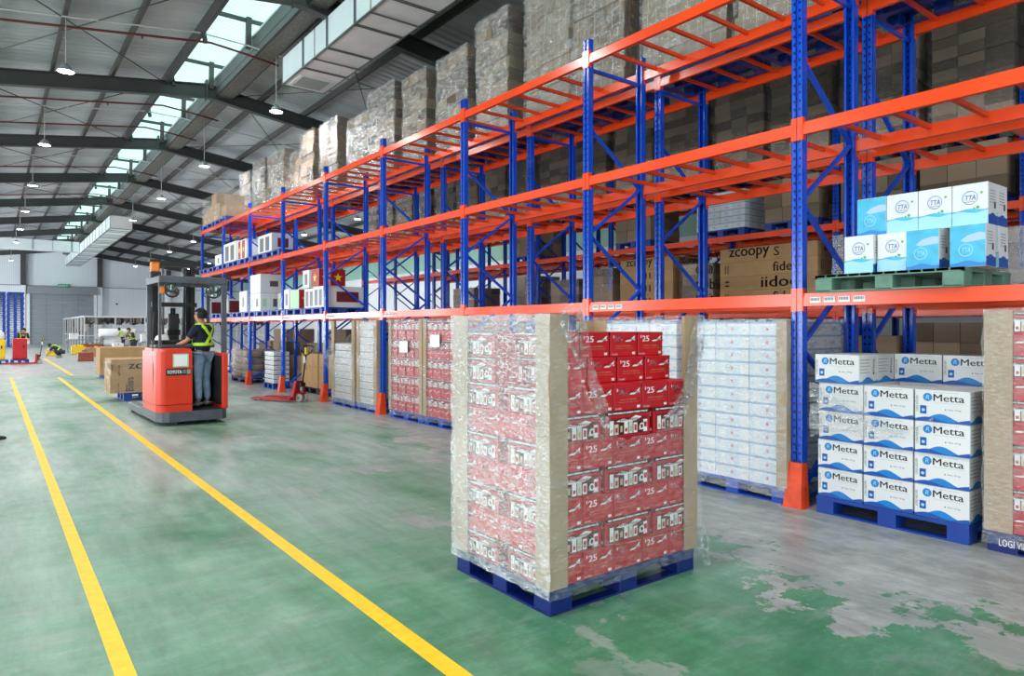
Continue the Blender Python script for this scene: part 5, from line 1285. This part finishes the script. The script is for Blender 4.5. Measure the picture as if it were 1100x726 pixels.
# benches, crates and tubs on the floor of the work area
tub_y = mat('yellow_tub_plastic', (232, 196, 40), .5); crate_r = mat('reddish_crate_plastic', (150, 74, 56), .6, var=.2)
def crate(name, label, x, y, X, Y, H, m, z=0, fill=None):
    t = empty(name, (x, y, z)); tag(t, label, name.replace('_', ' ')); mb = MB()
    mb.box((0, 0, 0), (X, Y, .02), m)
    for a, b in (((0, 0, 0), (X, .02, H)), ((0, Y-.02, 0), (X, Y, H)), ((0, 0, 0), (.02, Y, H)), ((X-.02, 0, 0), (X, Y, H))): mb.box(a, b, m)
    mb.box((-.02, -.02, H-.05), (X+.02, 0, H), m); mb.box((-.02, Y, H-.05), (X+.02, Y+.02, H), m)
    mb.build('shell', t)
    if fill:
        mb = MB(); R = random.Random(int(x*10))
        for i in range(14): a, b = R.uniform(.05, X-.2), R.uniform(.05, Y-.2); mb.box((a, b, .02), (a+.15, b+.12, H+R.uniform(-.05, .12)), R.choice(fill))
        mb.build('contents', t, kind='stuff')
    return t
crate('crate', 'reddish crate full of parts on the floor in the far work area', 3.35, 39.0, .62, .6, .42, crate_r, 0, [crate_r, brown, pale_gy])
crate('tub', 'yellow tub beside the crouching worker, left one', 2.5, 47.5, .5, .5, .36, tub_y, 0, [pale_gy, white_box]); crate('tub', 'yellow tub beyond the crouching worker, right one', 3.9, 49.5, .8, .6, .5, tub_y, 0, [brown, gold])
crate('crate', 'brown crate of goods behind the reddish crate', 4.1, 44.5, .9, .7, .5, brown2, 0, [crate_r, brown, tub_y]); crate('crate', 'low crate of mixed goods beyond the far left tubs', 4.4, 50.0, 1.2, .8, .6, crate_r, 0, [white_box, brown, pale_gy])
def bench(label, x, y, X):
    t = empty('work_bench', (x, y, 0)); tag(t, label, 'bench'); mb = MB(); mb.box((0, 0, .82), (X, .8, .87), steel); mb.build('bench_top', t)
    for a in (.05, X-.09):
        for b in (.05, .71): mb = MB(); mb.box((a, b, 0), (a+.04, b+.04, .82), steel); mb.build('leg', t)
bench('grey work bench behind the cartons in the far work area', 6.6, 42.6, 1.8); bench('long grey work bench in front of the far steel frame', 8.2, 54.0, 2.4); bench('grey work bench near the yellow tubs', 3.9, 53.0, 1.8)
MBX = carton('white_carton', .5, .45, .4, white_box)
for i, (x, y, z) in enumerate(((6.9, 43.0, .871), (7.6, 43.0, .871), (4.3, 53.3, .871), (5.4, 42.0, 0), (5.4, 42.0, .401))): put('white_carton', MBX, (x, y, z), label='white carton in the far work area, %s' % ('left on the bench', 'right on the bench', 'on the bench near the tubs', 'lower one on the floor', 'upper one of two on the floor')[i], cat='carton')
# black shoe tip at the left edge
n4 = [((0, 0, .05), .05), ((.14, .02, .045), (.05, .035)), ((.21, .03, .035), (.036, .022))]
put('shoe', skin_mesh('shoe', n4, [(0, 1), (1, 2)], rubber, 2), (-.03, 12.3, 0), label='toe of a black shoe at the left edge of the view', cat='shoe')
mb = MB(); mb.box((0, 0, 0), (.16, .1, .16), truck_black, ch=.02); mb.build('wall_speaker', loc=(10.6, 83.88, 4.1), label='small dark box fixed on the end wall right of the shutter', cat='wall box')
